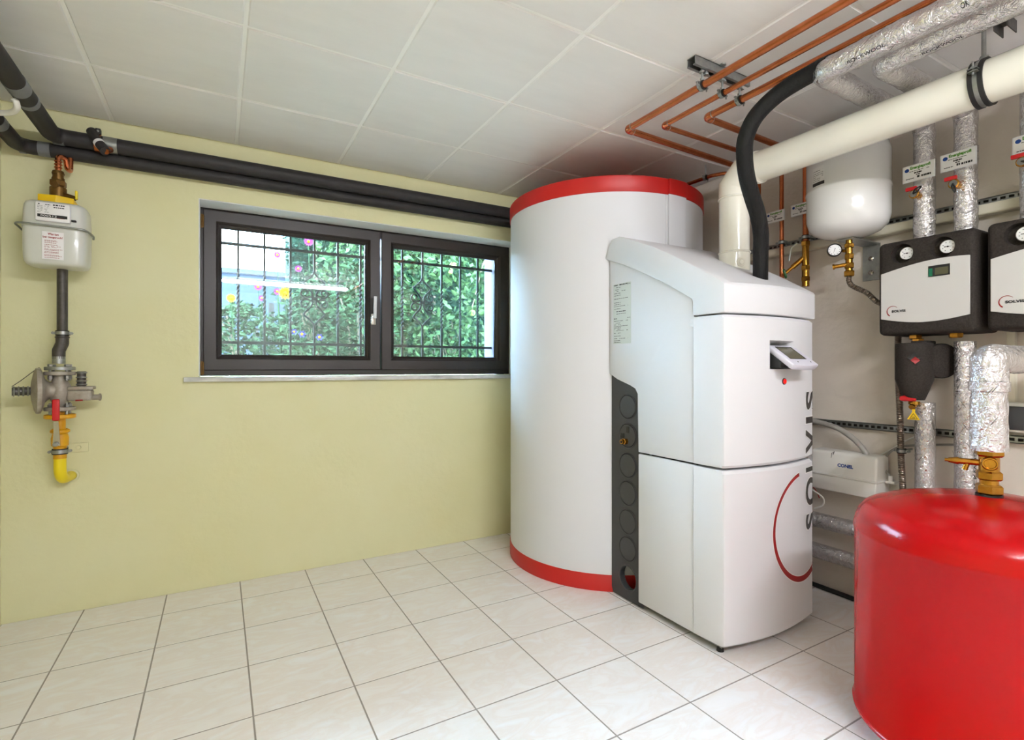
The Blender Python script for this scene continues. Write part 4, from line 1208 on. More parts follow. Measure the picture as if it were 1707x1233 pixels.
# ------------------------------------------------------------------ pump groups
PXF = 2.42
def pump_group(ya, yb, label, full=True):
    """dark insulated pump group between y = ya (right in view) and yb (left)"""
    z0, z1 = 1.232, 1.618
    t = thing('pump_group', label, 'pump group', ((PXF + W) / 2, (ya + yb) / 2, z0), 'dark pump groups on the wall')
    body = MB()
    bm = bmesh.new(); bmesh.ops.create_cube(bm, size=1)
    for v in bm.verts:
        fx = v.co.x < 0
        ins = 0.0 if fx else -0.0
        v.co = Vector((PXF if fx else W - 0.001, (ya + 0.004 if fx else ya - 0.0) if v.co.y < 0 else yb, (z0 + 0.0 if fx else z0 + 0.0) if v.co.z < 0 else z1))
    ed = [e for e in bm.edges if not all(v.co.x > W - 0.01 for v in e.verts)]
    bmesh.ops.bevel(bm, geom=ed, offset=0.020, segments=4, profile=0.5, affect='EDGES')
    body.frombm(bm); bm.free()
    # gauge recesses
    wd = yb - ya
    gy = [yb - wd * 0.31, yb - wd * 0.72]
    gz = 1.562
    bb_ = body
    for y in gy:
        c1 = MB().lathe([(0, -0.03), (0.043, -0.03), (0.036, 0.030), (0, 0.030)], (PXF, y + 0.014, gz), (1, 0, 0), 32)
        bb_ = boolean(bb_, c1, 'x')
    b = bb_.build('insulation_shell', 'epp', t, angle=40)
    for y in gy:
        g = MB().lathe([(0, 0.0), (0.0275, 0.0), (0.0275, 0.022), (0.025, 0.024), (0.0245, 0.021), (0, 0.021)], (PXF + 0.031, y - 0.001, gz), (-1, 0, 0), 28).build('thermometer', 'steel', t)
        gx = PXF + 0.031 - 0.0216
        MB().cyl((gx + 0.0004, y - 0.001, gz), (gx, y - 0.001, gz), 0.0242, n=28).build('dial', 'gauge_face', g)
        m = MB()
        for k in range(8):
            a = math.radians(-60 + k * 43)
            dv = Vector((0, math.cos(a), math.sin(a))); ev_ = Vector((0, -math.sin(a), math.cos(a))) * 0.0011
            p0 = Vector((gx - 0.0004, y - 0.001, gz)) + dv * 0.015; p1 = Vector((gx - 0.0004, y - 0.001, gz)) + dv * 0.0185
            m.add([p0 - ev_, p0 + ev_, p1 + ev_, p1 - ev_], [(0, 1, 2, 3)])
        tag(m.build('dial_marks', 'black_print', g), kind='stuff')
        cN = Vector((gx - 0.0008, y - 0.001, gz))
        MB().add([cN + Vector((0, 0.012, -0.0012)), cN + Vector((0, -0.017, 0.0)), cN + Vector((0, 0.012, 0.0018))], [(0, 1, 2)]).cyl(cN, cN - Vector((0.001, 0, 0)), 0.003, n=10).build('needle', 'black_print', g)
    # light panel with curved top and bottom
    poly = []
    yl, yr = yb - 0.014, ya + 0.020
    for i in range(17):
        f = i / 16
        poly.append((PXF + 0.001, yl + (yr - yl) * f, 1.488 + 0.006 * f + 0.028 * math.sin(math.pi * f * 0.72)))
    for i in range(17):
        f = i / 16
        poly.append((PXF + 0.001, yr + (yl - yr) * f, 1.296 + 0.004 * f - 0.020 * math.sin(math.pi * f)))
    pn = MB().prism(poly, (-0.006, 0, 0)).build('front_panel', 'silver_panel', t, bevel=0.0012, seg=1)
    px_ = PXF - 0.0056
    yc = yb - wd * 0.655
    MB().box(px_ - 0.002, px_ + 0.001, yc - 0.034, yc + 0.034, 1.452, 1.494).build('display_window', 'black_plastic', pn)
    MB().box(px_ - 0.0026, px_ - 0.0021, yc - 0.030, yc + 0.012, 1.457, 1.484).build('lcd', 'screen', pn)
    MB().box(px_ - 0.0026, px_ - 0.0021, yc + 0.020, yc + 0.033, 1.454, 1.484).build('green_field', 'green_lcd', pn)
    ly, lz = yb - wd * 0.135, 1.328
    m = MB(); text(m, 'SOLVIS', 0.050, 0.010, lambda x, y: Vector((px_ - 0.0006, ly - 0.010 - x, lz - 0.004 + y)), 0.045)
    m.build('panel_lettering', 'black_print', pn)
    v = []; N = 26
    for i in range(N + 1):
        a = math.radians(40 + 200 * i / N); wdt = 0.0006 + 0.0016 * (i / N)
        for rr in (0.021 - wdt, 0.021 + wdt):
            v.append(Vector((px_ - 0.0006, ly - 0.014 - rr * math.cos(a), lz + 0.002 + rr * math.sin(a))))
    MB().add(v, [(2 * i, 2 * i + 1, 2 * i + 3, 2 * i + 2) for i in range(N)]).build('panel_arc', 'red_print', pn)
    for y in gy:
        MB().hexnut((vx, y, z0 - 0.018), (vx, y, z0 + 0.006), 0.023).build('union_nut', 'brass', t)
    return t, gy
pump_group(0.806, 1.135, 'dark pump group with silver SOLVIS panel above the black air separator')
pump_group(0.452, 0.781, 'dark pump group with silver SOLVIS panel cut by the right edge')

# ------------------------------------------------------------------ air separator and pipes below
ac = Vector((2.475, 1.02, 0))
ac = Vector((PX(1524, 620, 2.475).x, PX(1524, 620, 2.475).y, 0))
asep = thing('air_separator', 'black insulated air separator with conical foot below the pump group', 'air separator', (ac.x, ac.y, 0.95))
MB().lathe([(0, 1.198), (0.060, 1.198), (0.063, 1.194), (0.064, 1.188), (0.064, 1.048), (0.036, 0.970), (0.034, 0.966), (0, 0.966)], ac, (0, 0, 1), 40).build('insulation_shell', 'epp', asep)
MB().rbox(ac.x - 0.03, ac.x + 0.05, ac.y - 0.055, ac.y - 0.0, 1.190, 1.206, 0.003, 2).build('top_cap', 'epp', asep)
rc_ = Vector((ac.x + 0.05, ac.y - 0.062, 1.125))
MB().lathe([(0, -0.03), (0.066, -0.03), (0.070, -0.025), (0.070, 0.02), (0.066, 0.025), (0.03, 0.028), (0, 0.028)], rc_, (-0.55, -0.83, 0), 36).build('side_flange', 'epp', asep)
dz = Vector((-math.cos(0.9), -math.sin(0.55), 0)).normalized()
def AS(a, z, off=0.001):   # point on the shell at angle a towards the viewer
    return Vector((ac.x + math.cos(a) * (0.064 + off), ac.y + math.sin(a) * (0.064 + off), z))
am = math.radians(203)
for k, (da, zz, rr, mt) in enumerate(((-0.02, 1.137, 0.023, 'black_plastic'), (0.04, 1.127, 0.016, 'red_print'))):
    m = MB()
    m.loft([[AS(am + da - rr / 0.064, zz, 0.0), AS(am + da, zz - rr, 0.0), AS(am + da + rr / 0.064, zz, 0.0), AS(am + da, zz + rr, 0.0)],
            [AS(am + da - rr / 0.064 * 0.9, zz, 0.004 + 0.002 * k), AS(am + da, zz - rr * 0.9, 0.004 + 0.002 * k), AS(am + da + rr / 0.064 * 0.9, zz, 0.004 + 0.002 * k), AS(am + da, zz + rr * 0.9, 0.004 + 0.002 * k)]])
    m.build('diamond_emblem', mt, asep)
q = Vector((ac.x, ac.y, 0.96))
MB().cyl(q, q - UP * 0.012, 0.020, n=20).cyl(q - UP * 0.012, q + Vector((-0.02, 0.0, -0.024)), 0.012, n=16).build('drain_body', 'brass', asep)
tp = q + Vector((-0.052, 0.004, 0.010))
MB().tube([tp + Vector((0, 0.022, 0.002)), tp + Vector((0, 0.010, 0.003)), tp + Vector((0, -0.004, 0)), tp + Vector((0.002, -0.030, -0.001))], [0.009, 0.012, 0.008, 0.006], n=12).build('red_tap', 'red_plastic', asep, label='small red tap')
MB().cyl(tp, q + Vector((0, 0, -0.004)), 0.005, n=10).build('tap_stem', 'brass', asep)
yt = q + Vector((-0.035, -0.012, -0.030))
tagm = MB().prism([(yt.x, yt.y + 0.006, yt.z), (yt.x, yt.y - 0.006, yt.z), (yt.x, yt.y - 0.004, yt.z - 0.010), (yt.x, yt.y - 0.022, yt.z - 0.042), (yt.x, yt.y + 0.022, yt.z - 0.042), (yt.x, yt.y + 0.004, yt.z - 0.010)], (0.002, 0, 0)).build('warning_tag', 'yellow_plastic', asep, label='yellow triangular warning tag')
m = MB()
T = lambda y, z: Vector((yt.x - 0.0006, yt.y + y, yt.z + z))
A, B, C_ = (0, -0.016), (-0.015, -0.039), (0.015, -0.039); cn = (0, -0.0313)
for P0, P1 in ((A, B), (B, C_), (C_, A)):
    i0 = tuple(cn[i] + (P0[i] - cn[i]) * 0.80 for i in (0, 1)); i1 = tuple(cn[i] + (P1[i] - cn[i]) * 0.80 for i in (0, 1))
    m.add([T(*P0), T(*P1), T(*i1), T(*i0)], [(0, 1, 2, 3)])
for y in (-0.004, 0.0, 0.004):
    m.add([T(y - 0.0008, -0.037), T(y + 0.0008, -0.037), T(y + 0.0008, -0.030), T(y - 0.0008, -0.030)], [(0, 1, 2, 3)])
tag(m.build('warning_sign', 'black_print', tagm), kind='stuff')
MB().hexnut((ac.x, ac.y - 0.012, 1.204), (ac.x, ac.y - 0.012, 1.216), 0.021).build('union_nut', 'brass', asep)

lvx = 2.52
y1_, y2_ = PX(1542, 720, lvx).y, PX(1609, 700, lvx).y
t = thing('insulated_pipe', 'foil-wrapped pipe running down the wall below the black air separator', 'insulated pipe', (lvx, y1_, 0.06), 'foil-wrapped pipes')
foil('pipe_wrap', [(lvx, y1_, 0.03), (lvx, y1_, 0.955)], 0.034, t, amp=0.0018, seed=11)
dashes((lvx, y1_, 0.5), (lvx, y1_, 0.95), 0.034, t, 21, 14)
t = thing('insulated_pipe', 'foil-wrapped pipe running down the wall beside the thick foil elbow', 'insulated pipe', (lvx, y2_, 0.06), 'foil-wrapped pipes')
foil('pipe_wrap', [(lvx, y2_, 0.03), (lvx, y2_, 1.200)], 0.034, t, amp=0.0016, seed=12)
dashes((lvx, y2_, 0.6), (lvx, y2_, 1.19), 0.034, t, 22, 16)
m = MB()
def fnv(x, yy):
    a = math.radians(238) + yy / 0.034
    return Vector((lvx + math.cos(a) * 0.0382, y2_ + math.sin(a) * 0.0382, 0.60 + x))
text(m, 'ROCKWOOL 089', 0.26, 0.012, fnv, 0.012)
tag(m.build('print', 'black_print', t), kind='stuff')

# low horizontal foil pipes
for k, (v, lab) in enumerate(((865, 'upper of the two low foil-wrapped pipes behind the red vessel'), (916, 'lower of the two low foil-wrapped pipes behind the red vessel'))):
    p = PX(1359, v, 2.54)
    t = thing('insulated_pipe', lab, 'insulated pipe', (2.54, 1.2, p.z - 0.04), 'foil-wrapped pipes')
    foil('pipe_wrap', [(2.54, 1.055, p.z), (2.54, 1.80, p.z)], 0.036, t, amp=0.0022, seed=20 + k)
    dashes((2.54, 1.08, p.z), (2.54, 1.5, p.z), 0.036, t, 40 + k, 10)
fcab = [PZ(1340, 962, 0.012), PZ(1370, 979, 0.012), PZ(1420, 1004, 0.012), PZ(1480, 1035, 0.012)]
fcab = [Vector((2.600, 1.62, 0.012)), Vector((2.594, 1.35, 0.012)), Vector((2.585, 1.15, 0.012)), Vector((2.56, 0.9, 0.012))]
tag(MB().tube(spline(fcab, 6), 0.011, n=12).build('floor_cable', 'rubber', None, label='black cable lying on the tiles along the grey wall'), cat='cable')

# ------------------------------------------------------------------ white condensate pump box
KX = 2.485
k0, k1 = PX(1461, 800, KX), PX(1359, 800, KX)
ya, yb = k0.y, k1.y + 0.03
kb = thing('condensate_pump', 'white CONEL condensate pump box on the grey wall beside the boiler', 'pump', (2.55, (ya + yb) / 2, 0.50))
zt, zm, zb = PX(1455, 764, KX).z + 0.006, PX(1461, 803, KX).z, PX(1461, 834, KX).z
cov = MB()
bm = bmesh.new(); bmesh.ops.create_cube(bm, size=1)
for v in bm.verts:
    v.co = Vector((KX if v.co.x < 0 else 2.600, ya if v.co.y < 0 else yb, zm if v.co.z < 0 else zt))
    if v.co.z > zt - 0.001 and v.co.x < KX + 0.001: v.co.x += 0.012
ed = [e for e in bm.edges if any(v.co.z > zt - 0.001 for v in e.verts)]
bmesh.ops.bevel(bm, geom=ed, offset=0.016, segments=4, profile=0.5, affect='EDGES')
cov.frombm(bm); bm.free()
cv = cov.build('pump_cover', 'white_plastic', kb, angle=45)
MB().rbox(KX - 0.004, 2.602, ya - 0.004, yb + 0.004, zm - 0.008, zm, 0.0025, 2).build('cover_rim', 'white_plastic', kb)
MB().prism([(KX, ya, zm - 0.008), (KX, yb, zm - 0.008), (KX + 0.006, yb - 0.008, zb), (KX + 0.006, ya + 0.008, zb)], (0.118, 0, 0)).build('tank_box', 'white_plastic', kb, bevel=0.006, seg=3)
MB().rbox(2.550, 2.595, ya - 0.040, ya - 0.004, zm - 0.012, zm - 0.001, 0.003, 2).build('side_lug', 'white_plastic', kb)
MB().cyl((2.56, ya - 0.020, zm - 0.001), (2.56, ya - 0.020, zm + 0.022), 0.0075, n=14).build('hose_nipple', 'white_plastic', kb)
m = MB(); wl = 0.068; lp = PX(1395, 775.5, KX)
fnk = lambda x, y: Vector((KX + 0.0128 * max(0, (lp.z + y - zm) / (zt - zm)) - 0.0012, lp.y - x, lp.z - 0.006 + y))
text(m, 'CONEL', wl, 0.016, fnk, 0.05)
m.build('lettering', 'blue_print', cv)
m = MB(); sp = PX(1386, 757, KX)
m.tube([Vector((KX + 0.009, sp.y + 0.006, sp.z - 0.018)), Vector((KX + 0.010, sp.y + 0.004, sp.z + 0.004)), Vector((KX + 0.011, sp.y - 0.006, sp.z + 0.012)), Vector((KX + 0.010, sp.y - 0.002, sp.z - 0.002))], 0.0012, n=6)
m.build('pen_mark', 'lettering', cv)
hz = [PX(1340, 700, 2.54), PX(1362, 703, 2.54), PX(1395, 713, 2.54), PX(1425, 733, 2.55), PX(1444, 757, 2.55), PX(1448, 770, 2.55) - UP * 0.02]
tag(MB().tube(spline(hz, 8), 0.0125, n=14, rf=lambda d, a, p: 0.0125 + 0.0004 * math.sin(d / 0.006 * 6.28)).build('drain_hose', 'grey_hose', None, label='light grey drain hose arching into the white pump box'), cat='hose')
tz = [Vector((2.56, ya - 0.020, zm + 0.018)), PX(1472, 775, 2.575), PX(1482, 755, 2.59), PX(1500, 745, 2.60), PX(1530, 742, 2.61), PX(1600, 741, 2.61)]
tag(MB().tube(spline(tz, 8), 0.005, n=10).build('pressure_tube', 'grey_hose', None, label='thin clear tube rising from the white pump box to the wall'), cat='tube')
cz = [PX(1455, 762, 2.60), PX(1470, 757, 2.61), PX(1500, 740, 2.612), PX(1525, 728, 2.612), PX(1560, 718, 2.612)]
tag(MB().tube(spline(cz, 6), 0.0032, n=8).build('power_cable', 'white_plastic', None, label='thin white cable slanting up from the pump box along the wall'), cat='cable')
for k, (dz_, mt, lab) in enumerate(((0.0, 'white_plastic', 'white loop of cable hanging below the white pump box'), (0.018, 'red_plastic', 'thin red wire behind the white cable loop'))):
    pts = [PX(1352, 815, 2.50), PX(1366, 824, 2.50 + dz_), PX(1373, 832, 2.51 + dz_), PX(1371, 842, 2.52 + dz_), PX(1358, 847, 2.53)]
    if k: pts = [PX(1350, 806, 2.52), PX(1360, 817, 2.525), PX(1366, 830, 2.53)]
    tag(MB().tube(spline(pts, 8), 0.004 if k == 0 else 0.002, n=8).build('loose_wire', mt, None, label=lab), cat='cable')

# ------------------------------------------------------------------ red expansion vessel
RC = Vector((1.886, 0.602, 0)); RR = 0.317
rv_ = thing('expansion_vessel', 'large glossy red floor-standing expansion vessel in the foreground', 'expansion vessel', (RC.x, RC.y, 0))
prof = [(0, 0.020), (0.15, 0.020), (0.24, 0.024), (0.285, 0.036), (RR - 0.006, 0.062), (RR + 0.004, 0.068), (RR + 0.005, 0.076), (RR, 0.081), (RR, 0.602), (RR + 0.0025, 0.607), (RR + 0.0025, 0.616)]
for k in range(1, 9):
    a = math.pi / 2 * k / 9
    prof.append((RR - 0.062 * (1 - math.cos(a)), 0.616 + 0.076 * math.sin(a)))
prof += [(0.235, 0.704), (0.19, 0.716), (0.14, 0.7265), (0.09, 0.733), (0.04, 0.737), (0, 0.738)]
MB().lathe(prof, RC, (0, 0, 1), 96).build('vessel_shell', 'vessel_red', rv_, angle=50)
for k in range(3):
    a = math.radians(78 + 120 * k)
    d = Vector((math.cos(a), math.sin(a), 0))
    tq = Vector((-math.sin(a), math.cos(a), 0))
    q = RC + d * 0.242
    MB().loft([[q - tq * 0.03 - d * 0.012, q + tq * 0.03 - d * 0.012, q + tq * 0.03 + d * 0.012, q - tq * 0.03 + d * 0.012],
               [q - tq * 0.04 - d * 0.012 + UP * 0.026, q + tq * 0.04 - d * 0.012 + UP * 0.026, q + tq * 0.04 + d * 0.012 + UP * 0.026, q - tq * 0.04 + d * 0.012 + UP * 0.026]]).build('leg', 'vessel_red', rv_)
q = RC + Vector((0.12, -0.10, 0.722))
MB().lathe([(0.05, 0), (0.04, 0.012), (0.02, 0.016), (0, 0.016)], q, (0, 0, 1), 24).build('valve_cap', 'vessel_red', rv_)
bvt = thing('cap_valve', 'golden brass cap valve on top of the red vessel', 'valve', (RC.x, RC.y, 0.737))
MB().lathe([(0, 0), (0.030, 0), (0.030, 0.008), (0, 0.008)], RC + UP * 0.734, (0, 0, 1), 24).build('gasket', 'rubber', bvt)
m = MB()
z0 = 0.742
m.hexnut(RC + UP * z0, RC + UP * (z0 + 0.028), 0.031).cyl(RC + UP * (z0 + 0.026), RC + UP * (z0 + 0.044), 0.021, n=24)
m.hexnut(RC + UP * (z0 + 0.040), RC + UP * (z0 + 0.066), 0.030).cyl(RC + UP * (z0 + 0.064), RC + UP * (z0 + 0.110), 0.023, n=24)
m.hexnut(RC + UP * (z0 + 0.106), RC + UP * (z0 + 0.134), 0.033)
m.build('valve_body', 'brass', bvt)
vw = Vector((-0.93, -0.36, 0))
cc = RC + UP * (z0 + 0.090) + vw * 0.02
MB().cyl(cc, cc + vw * 0.016, 0.013, n=16).lathe([(0.0, 0.016), (0.012, 0.016), (0.0135, 0.02), (0.016, 0.02), (0.019, 0.016), (0.019, 0.008), (0.0, 0.008)], cc, vw, 24).build('cap_bonnet', 'brass', bvt)
sdv = Vector((-0.30, 0.95, 0.0)).normalized()
cs = RC + UP * (z0 + 0.086) + sdv * 0.02
MB().cyl(cs, cs + sdv * 0.045, 0.009, n=14).cyl(cs + sdv * 0.045, cs + sdv * 0.068, 0.011, 0.007, n=14).cyl(cs + sdv * 0.068, cs + sdv * 0.076, 0.005, n=10).build('drain_spout', 'brass', bvt)
MB().cyl(cs + sdv * 0.025, cs + sdv * 0.032 - UP * 0.024, 0.007, n=12).build('drain_stub', 'brass', bvt)
t = thing('insulated_pipe', 'thick foil-wrapped elbow pipe rising from the red vessel', 'insulated pipe', (RC.x, RC.y, 0.87), 'foil-wrapped pipes')
foil('pipe_wrap', [(RC.x, RC.y, 0.865), (RC.x, RC.y, 1.122), (W - 0.0005, RC.y - 0.03, 1.122)], 0.0405, t, R=0.012, amp=0.0035, seed=31, n=40, step=0.008)
dashes((RC.x, RC.y, 0.87), (RC.x, RC.y, 1.07), 0.0405, t, 33, 12)
MB().lathe([(0.040, -0.015), (0.0445, -0.013), (0.045, 0.013), (0.040, 0.015)], (RC.x, RC.y, 1.045), (0, 0, 1), 30).build('foil_tape', 'foil', t)

# ------------------------------------------------------------------ insulated pipes along the yellow wall
def ins_pipe(name, label, path, r, R=0.05):
    t = thing(name, label, 'insulated pipe', path[1], 'dark foam pipes on the yellow wall')
    MB().tube(fillet(path, R, 8), r, n=24).build('foam_sleeve', 'foam', t)
    return t
def tape(t, c, ax, r, w, mt='tape'):
    MB().lathe([(r - 0.002, -w / 2), (r + 0.0014, -w / 2), (r + 0.0014, w / 2), (r - 0.002, w / 2)], c, ax, 28).build('tape_band', mt, t)
UY, UZ, UR = 2.915, 2.098, 0.034
LY, LZ, LR = 2.957, 2.047, 0.030
xa_, xb_ = PZ(78, 212, UZ).x, PY(30, 215, LY).x
t = ins_pipe('insulated_pipe', 'upper dark foam-covered pipe along the yellow wall, turning forward at the corner', [(xa_, -0.6, UZ), (xa_, UY, UZ), (2.55, UY, UZ)], UR)
for u, w, mt in ((98, 0.038, 'tape'), (185, 0.050, 'zinc')):
    tape(t, (PY(u, 230, UY).x, UY, UZ), (1, 0, 0), UR, w, mt)
for u, v, w in ((24, 140, 0.065), (38, 165, 0.03)):
    tape(t, (xa_, PZ(u, v, UZ).y, UZ), (0, 1, 0), UR, w)
t = ins_pipe('insulated_pipe', 'lower dark foam-covered pipe along the yellow wall, close behind the upper one', [(xb_, -0.6, LZ), (xb_, LY, LZ), (1.745, LY, LZ)], LR)
for u, w in ((75, 0.04), (38, 0.02)):
    tape(t, (PY(u, 235, LY).x, LY, LZ), (1, 0, 0), LR, w)
tape(t, (xb_, PZ(14, 205, LZ).y, LZ), (0, 1, 0), LR, 0.05)
# branch with clamp
a = PY(152, 222, UY - 0.02); b = PY(176, 252, 2.83)
t = thing('pipe_branch', 'short dark elbow branch with white sticker below the upper foam pipe', 'pipe fitting', a)
MB().tube(spline([a + Vector((0.0, 0.01, 0.012)), a.lerp(b, 0.35), a.lerp(b, 0.75), b], 6), 0.020, n=18).build('branch_sleeve', 'foam', t)
dn = (b - a).normalized()
MB().lathe([(0.0195, -0.008), (0.0208, -0.008), (0.0208, 0.008), (0.0195, 0.008)], a.lerp(b, 0.58), dn, 24).build('sticker', 'paper', t)
MB().cyl(b, b + Vector((0.012, 0.03, 0.02)), 0.013, n=14).build('copper_stub', 'copper', t)
c = PY(164, 218, UY)
t = thing('pipe_hanger', 'small dark steel hanger fixing the upper foam pipe to the wall', 'pipe clip', (c.x, UY, UZ))
MB().lathe([(UR + 0.0005, -0.012), (UR + 0.004, -0.012), (UR + 0.004, 0.012), (UR + 0.0005, 0.012), (UR + 0.0005, -0.012)], (c.x, UY, UZ), (1, 0, 0), 28).build('band', 'copper', t)
MB().rbox(c.x - 0.010, c.x + 0.010, UY - 0.012, UY + 0.012, UZ + UR + 0.004, UZ + UR + 0.030, 0.003, 2).build('tightening_lug', 'rubber', t)
MB().cyl((c.x, UY - 0.014, UZ + UR + 0.017), (c.x, UY + 0.014, UZ + UR + 0.017), 0.005, n=10).build('screw', 'zinc', t)
MB().cyl((c.x, UY + 0.010, UZ + UR + 0.017), (c.x, D, UZ + UR + 0.017), 0.004, n=8).build('threaded_rod', 'zinc', t)
# white wrapped tube at the left edge
wtp = [PZ(23, 150, UZ) - UP * 0.03, PZ(27, 170, UZ - 0.04), PZ(28, 180, UZ - 0.055), PZ(20, 187, UZ - 0.06), PZ(0, 188, UZ - 0.06), PZ(-30, 186, UZ - 0.06)]
tag(MB().tube(spline(wtp, 8), 0.010, n=14).build('wrapped_tube', 'white_tube', None, label='white wrapped tube bending away under the foam pipe at the left edge'), cat='tube')

# ------------------------------------------------------------------ gas line on the yellow wall
GYp = 2.87
Q = lambda u, v: PY(u, v, GYp)
gm = thing('gas_meter', 'pale grey gas meter with white counter panel and sticker on the yellow wall', 'gas meter', (Q(97, 445).x, GYp, Q(97, 445).z))
mx, my = Q(98, 400).x + 0.006, 2.835
hw_, hd_ = 0.104, 0.078
mz0, mz1 = 1.518, 1.778
def meter_sec(z, k):
    out = []
    for i in range(48):
        a = 2 * math.pi * i / 48
        c, s = math.cos(a), math.sin(a)
        e = 0.42
        out.append(Vector((mx + math.copysign(abs(c) ** e, c) * hw_ * k, my + math.copysign(abs(s) ** e, s) * hd_ * k, z)))
    return out
prof = [(mz0, 0.80), (mz0 + 0.003, 0.90), (mz0 + 0.012, 0.955), (mz0 + 0.03, 0.985), (mz0 + 0.06, 1.0), (mz0 + 0.150, 1.005), (mz0 + 0.1505, 1.03), (mz0 + 0.157, 1.03), (mz0 + 0.1575, 1.005), (mz1 - 0.04, 0.99), (mz1 - 0.018, 0.965), (mz1 - 0.006, 0.92), (mz1, 0.82)]
MB().loft([meter_sec(z, k) for z, k in prof]).build('meter_case', 'meter_grey', gm, angle=45)
yf_ = my - hd_
pnl = MB().rbox(mx - 0.052, mx + 0.056, yf_ - 0.018, yf_ + 0.012, 1.690, 1.765, 0.004, 2).build('counter_panel', 'paper', gm)
MB().box(mx - 0.045, mx + 0.048, yf_ - 0.0188, yf_ - 0.0178, 1.7045, 1.7165).build('counter_window', 'black_plastic', pnl)
m = MB(); text(m, '000512', 0.05, 0.007, lambda x, y: Vector((mx - 0.035 + x, yf_ - 0.0194, 1.707 + y)))
tag(m.build('counter_digits', 'paper', pnl), kind='stuff')
MB().box(mx + 0.016, mx + 0.040, yf_ - 0.0193, yf_ - 0.0189, 1.7035, 1.7045).build('red_line', 'red_print', pnl)
m = MB(); rn = random.Random(5)
Lm = lambda x, y: Vector((mx - 0.045 + x, yf_ - 0.0186, 1.72 + y))
bars(m, Lm, 0.048, 0.085, 0.034, 0.005, rn, 1, 0.002, (0.003, 0.008)); bars(m, Lm, 0.050, 0.084, 0.025, 0.004, rn, 1, 0.002, (0.003, 0.008))
bars(m, Lm, 0.024, 0.040, 0.034, 0.003, rn, 1, 0.002, (0.003, 0.006)); bars(m, Lm, 0.002, 0.007, 0.034, 0.004, rn, 1)
for y in (0.028, 0.022, 0.016, 0.010, 0.004):
    bars(m, Lm, 0.0, 0.016, y, 0.0015, rn, 0.9, 0.002, (0.002, 0.006)); bars(m, Lm, 0.022, 0.036, y, 0.0015, rn, 0.9, 0.002, (0.002, 0.006))
tag(m.build('fine_print', 'black_print', pnl), kind='stuff')
MB().rbox(mx + 0.058, mx + 0.074, yf_ - 0.010, yf_ + 0.004, 1.700, 1.707, 0.002, 2).build('seal_tab', 'black_plastic', gm)
stc = MB().box(mx - 0.034, mx + 0.034, yf_ - 0.0055, yf_ - 0.0045, 1.538, 1.650).build('warning_sticker', 'paper', gm, label='white sticker with red print')
m = MB()
text(m, 'Was tun', 0.034, 0.010, lambda x, y: Vector((mx - 0.016 + x, yf_ - 0.0061, 1.636 + y)), 0.03)
text(m, 'bei Gasgeruch?', 0.062, 0.010, lambda x, y: Vector((mx - 0.031 + x, yf_ - 0.0061, 1.622 + y)), 0.03)
tag(m.build('sticker_heading', 'red_print', stc), kind='stuff')
m = MB(); Ls = lambda x, y: Vector((mx - 0.030 + x, yf_ - 0.0061, 1.538 + y))
for y in (0.076, 0.072, 0.066, 0.058, 0.052, 0.048, 0.040, 0.036, 0.029, 0.025, 0.017, 0.013, 0.006):
    bars(m, Ls, 0.004, 0.060 - 0.02 * rn.random(), y, 0.0016, rn, 0.95, 0.0015, (0.002, 0.007))
tag(m.build('fine_print', 'red_print', stc), kind='stuff')
sz = mz0 + 0.154
st_ = spline([(mx - hw_ - 0.006, my + 0.02, sz - 0.012), (mx - hw_ - 0.013, my - 0.02, sz - 0.004), (mx - hw_ - 0.006, yf_ - 0.004, sz + 0.002), (mx - 0.03, yf_ - 0.010, sz + 0.002), (mx + 0.05, yf_ - 0.010, sz), (mx + hw_ - 0.004, yf_ - 0.004, sz - 0.002), (mx + hw_ + 0.016, my - 0.035, sz - 0.012), (mx + hw_ + 0.014, my - 0.01, sz - 0.022)], 8)
MB().tube(st_, 0.0042, n=10).build('strap', 'zinc', gm, label='thin steel strap round the case')

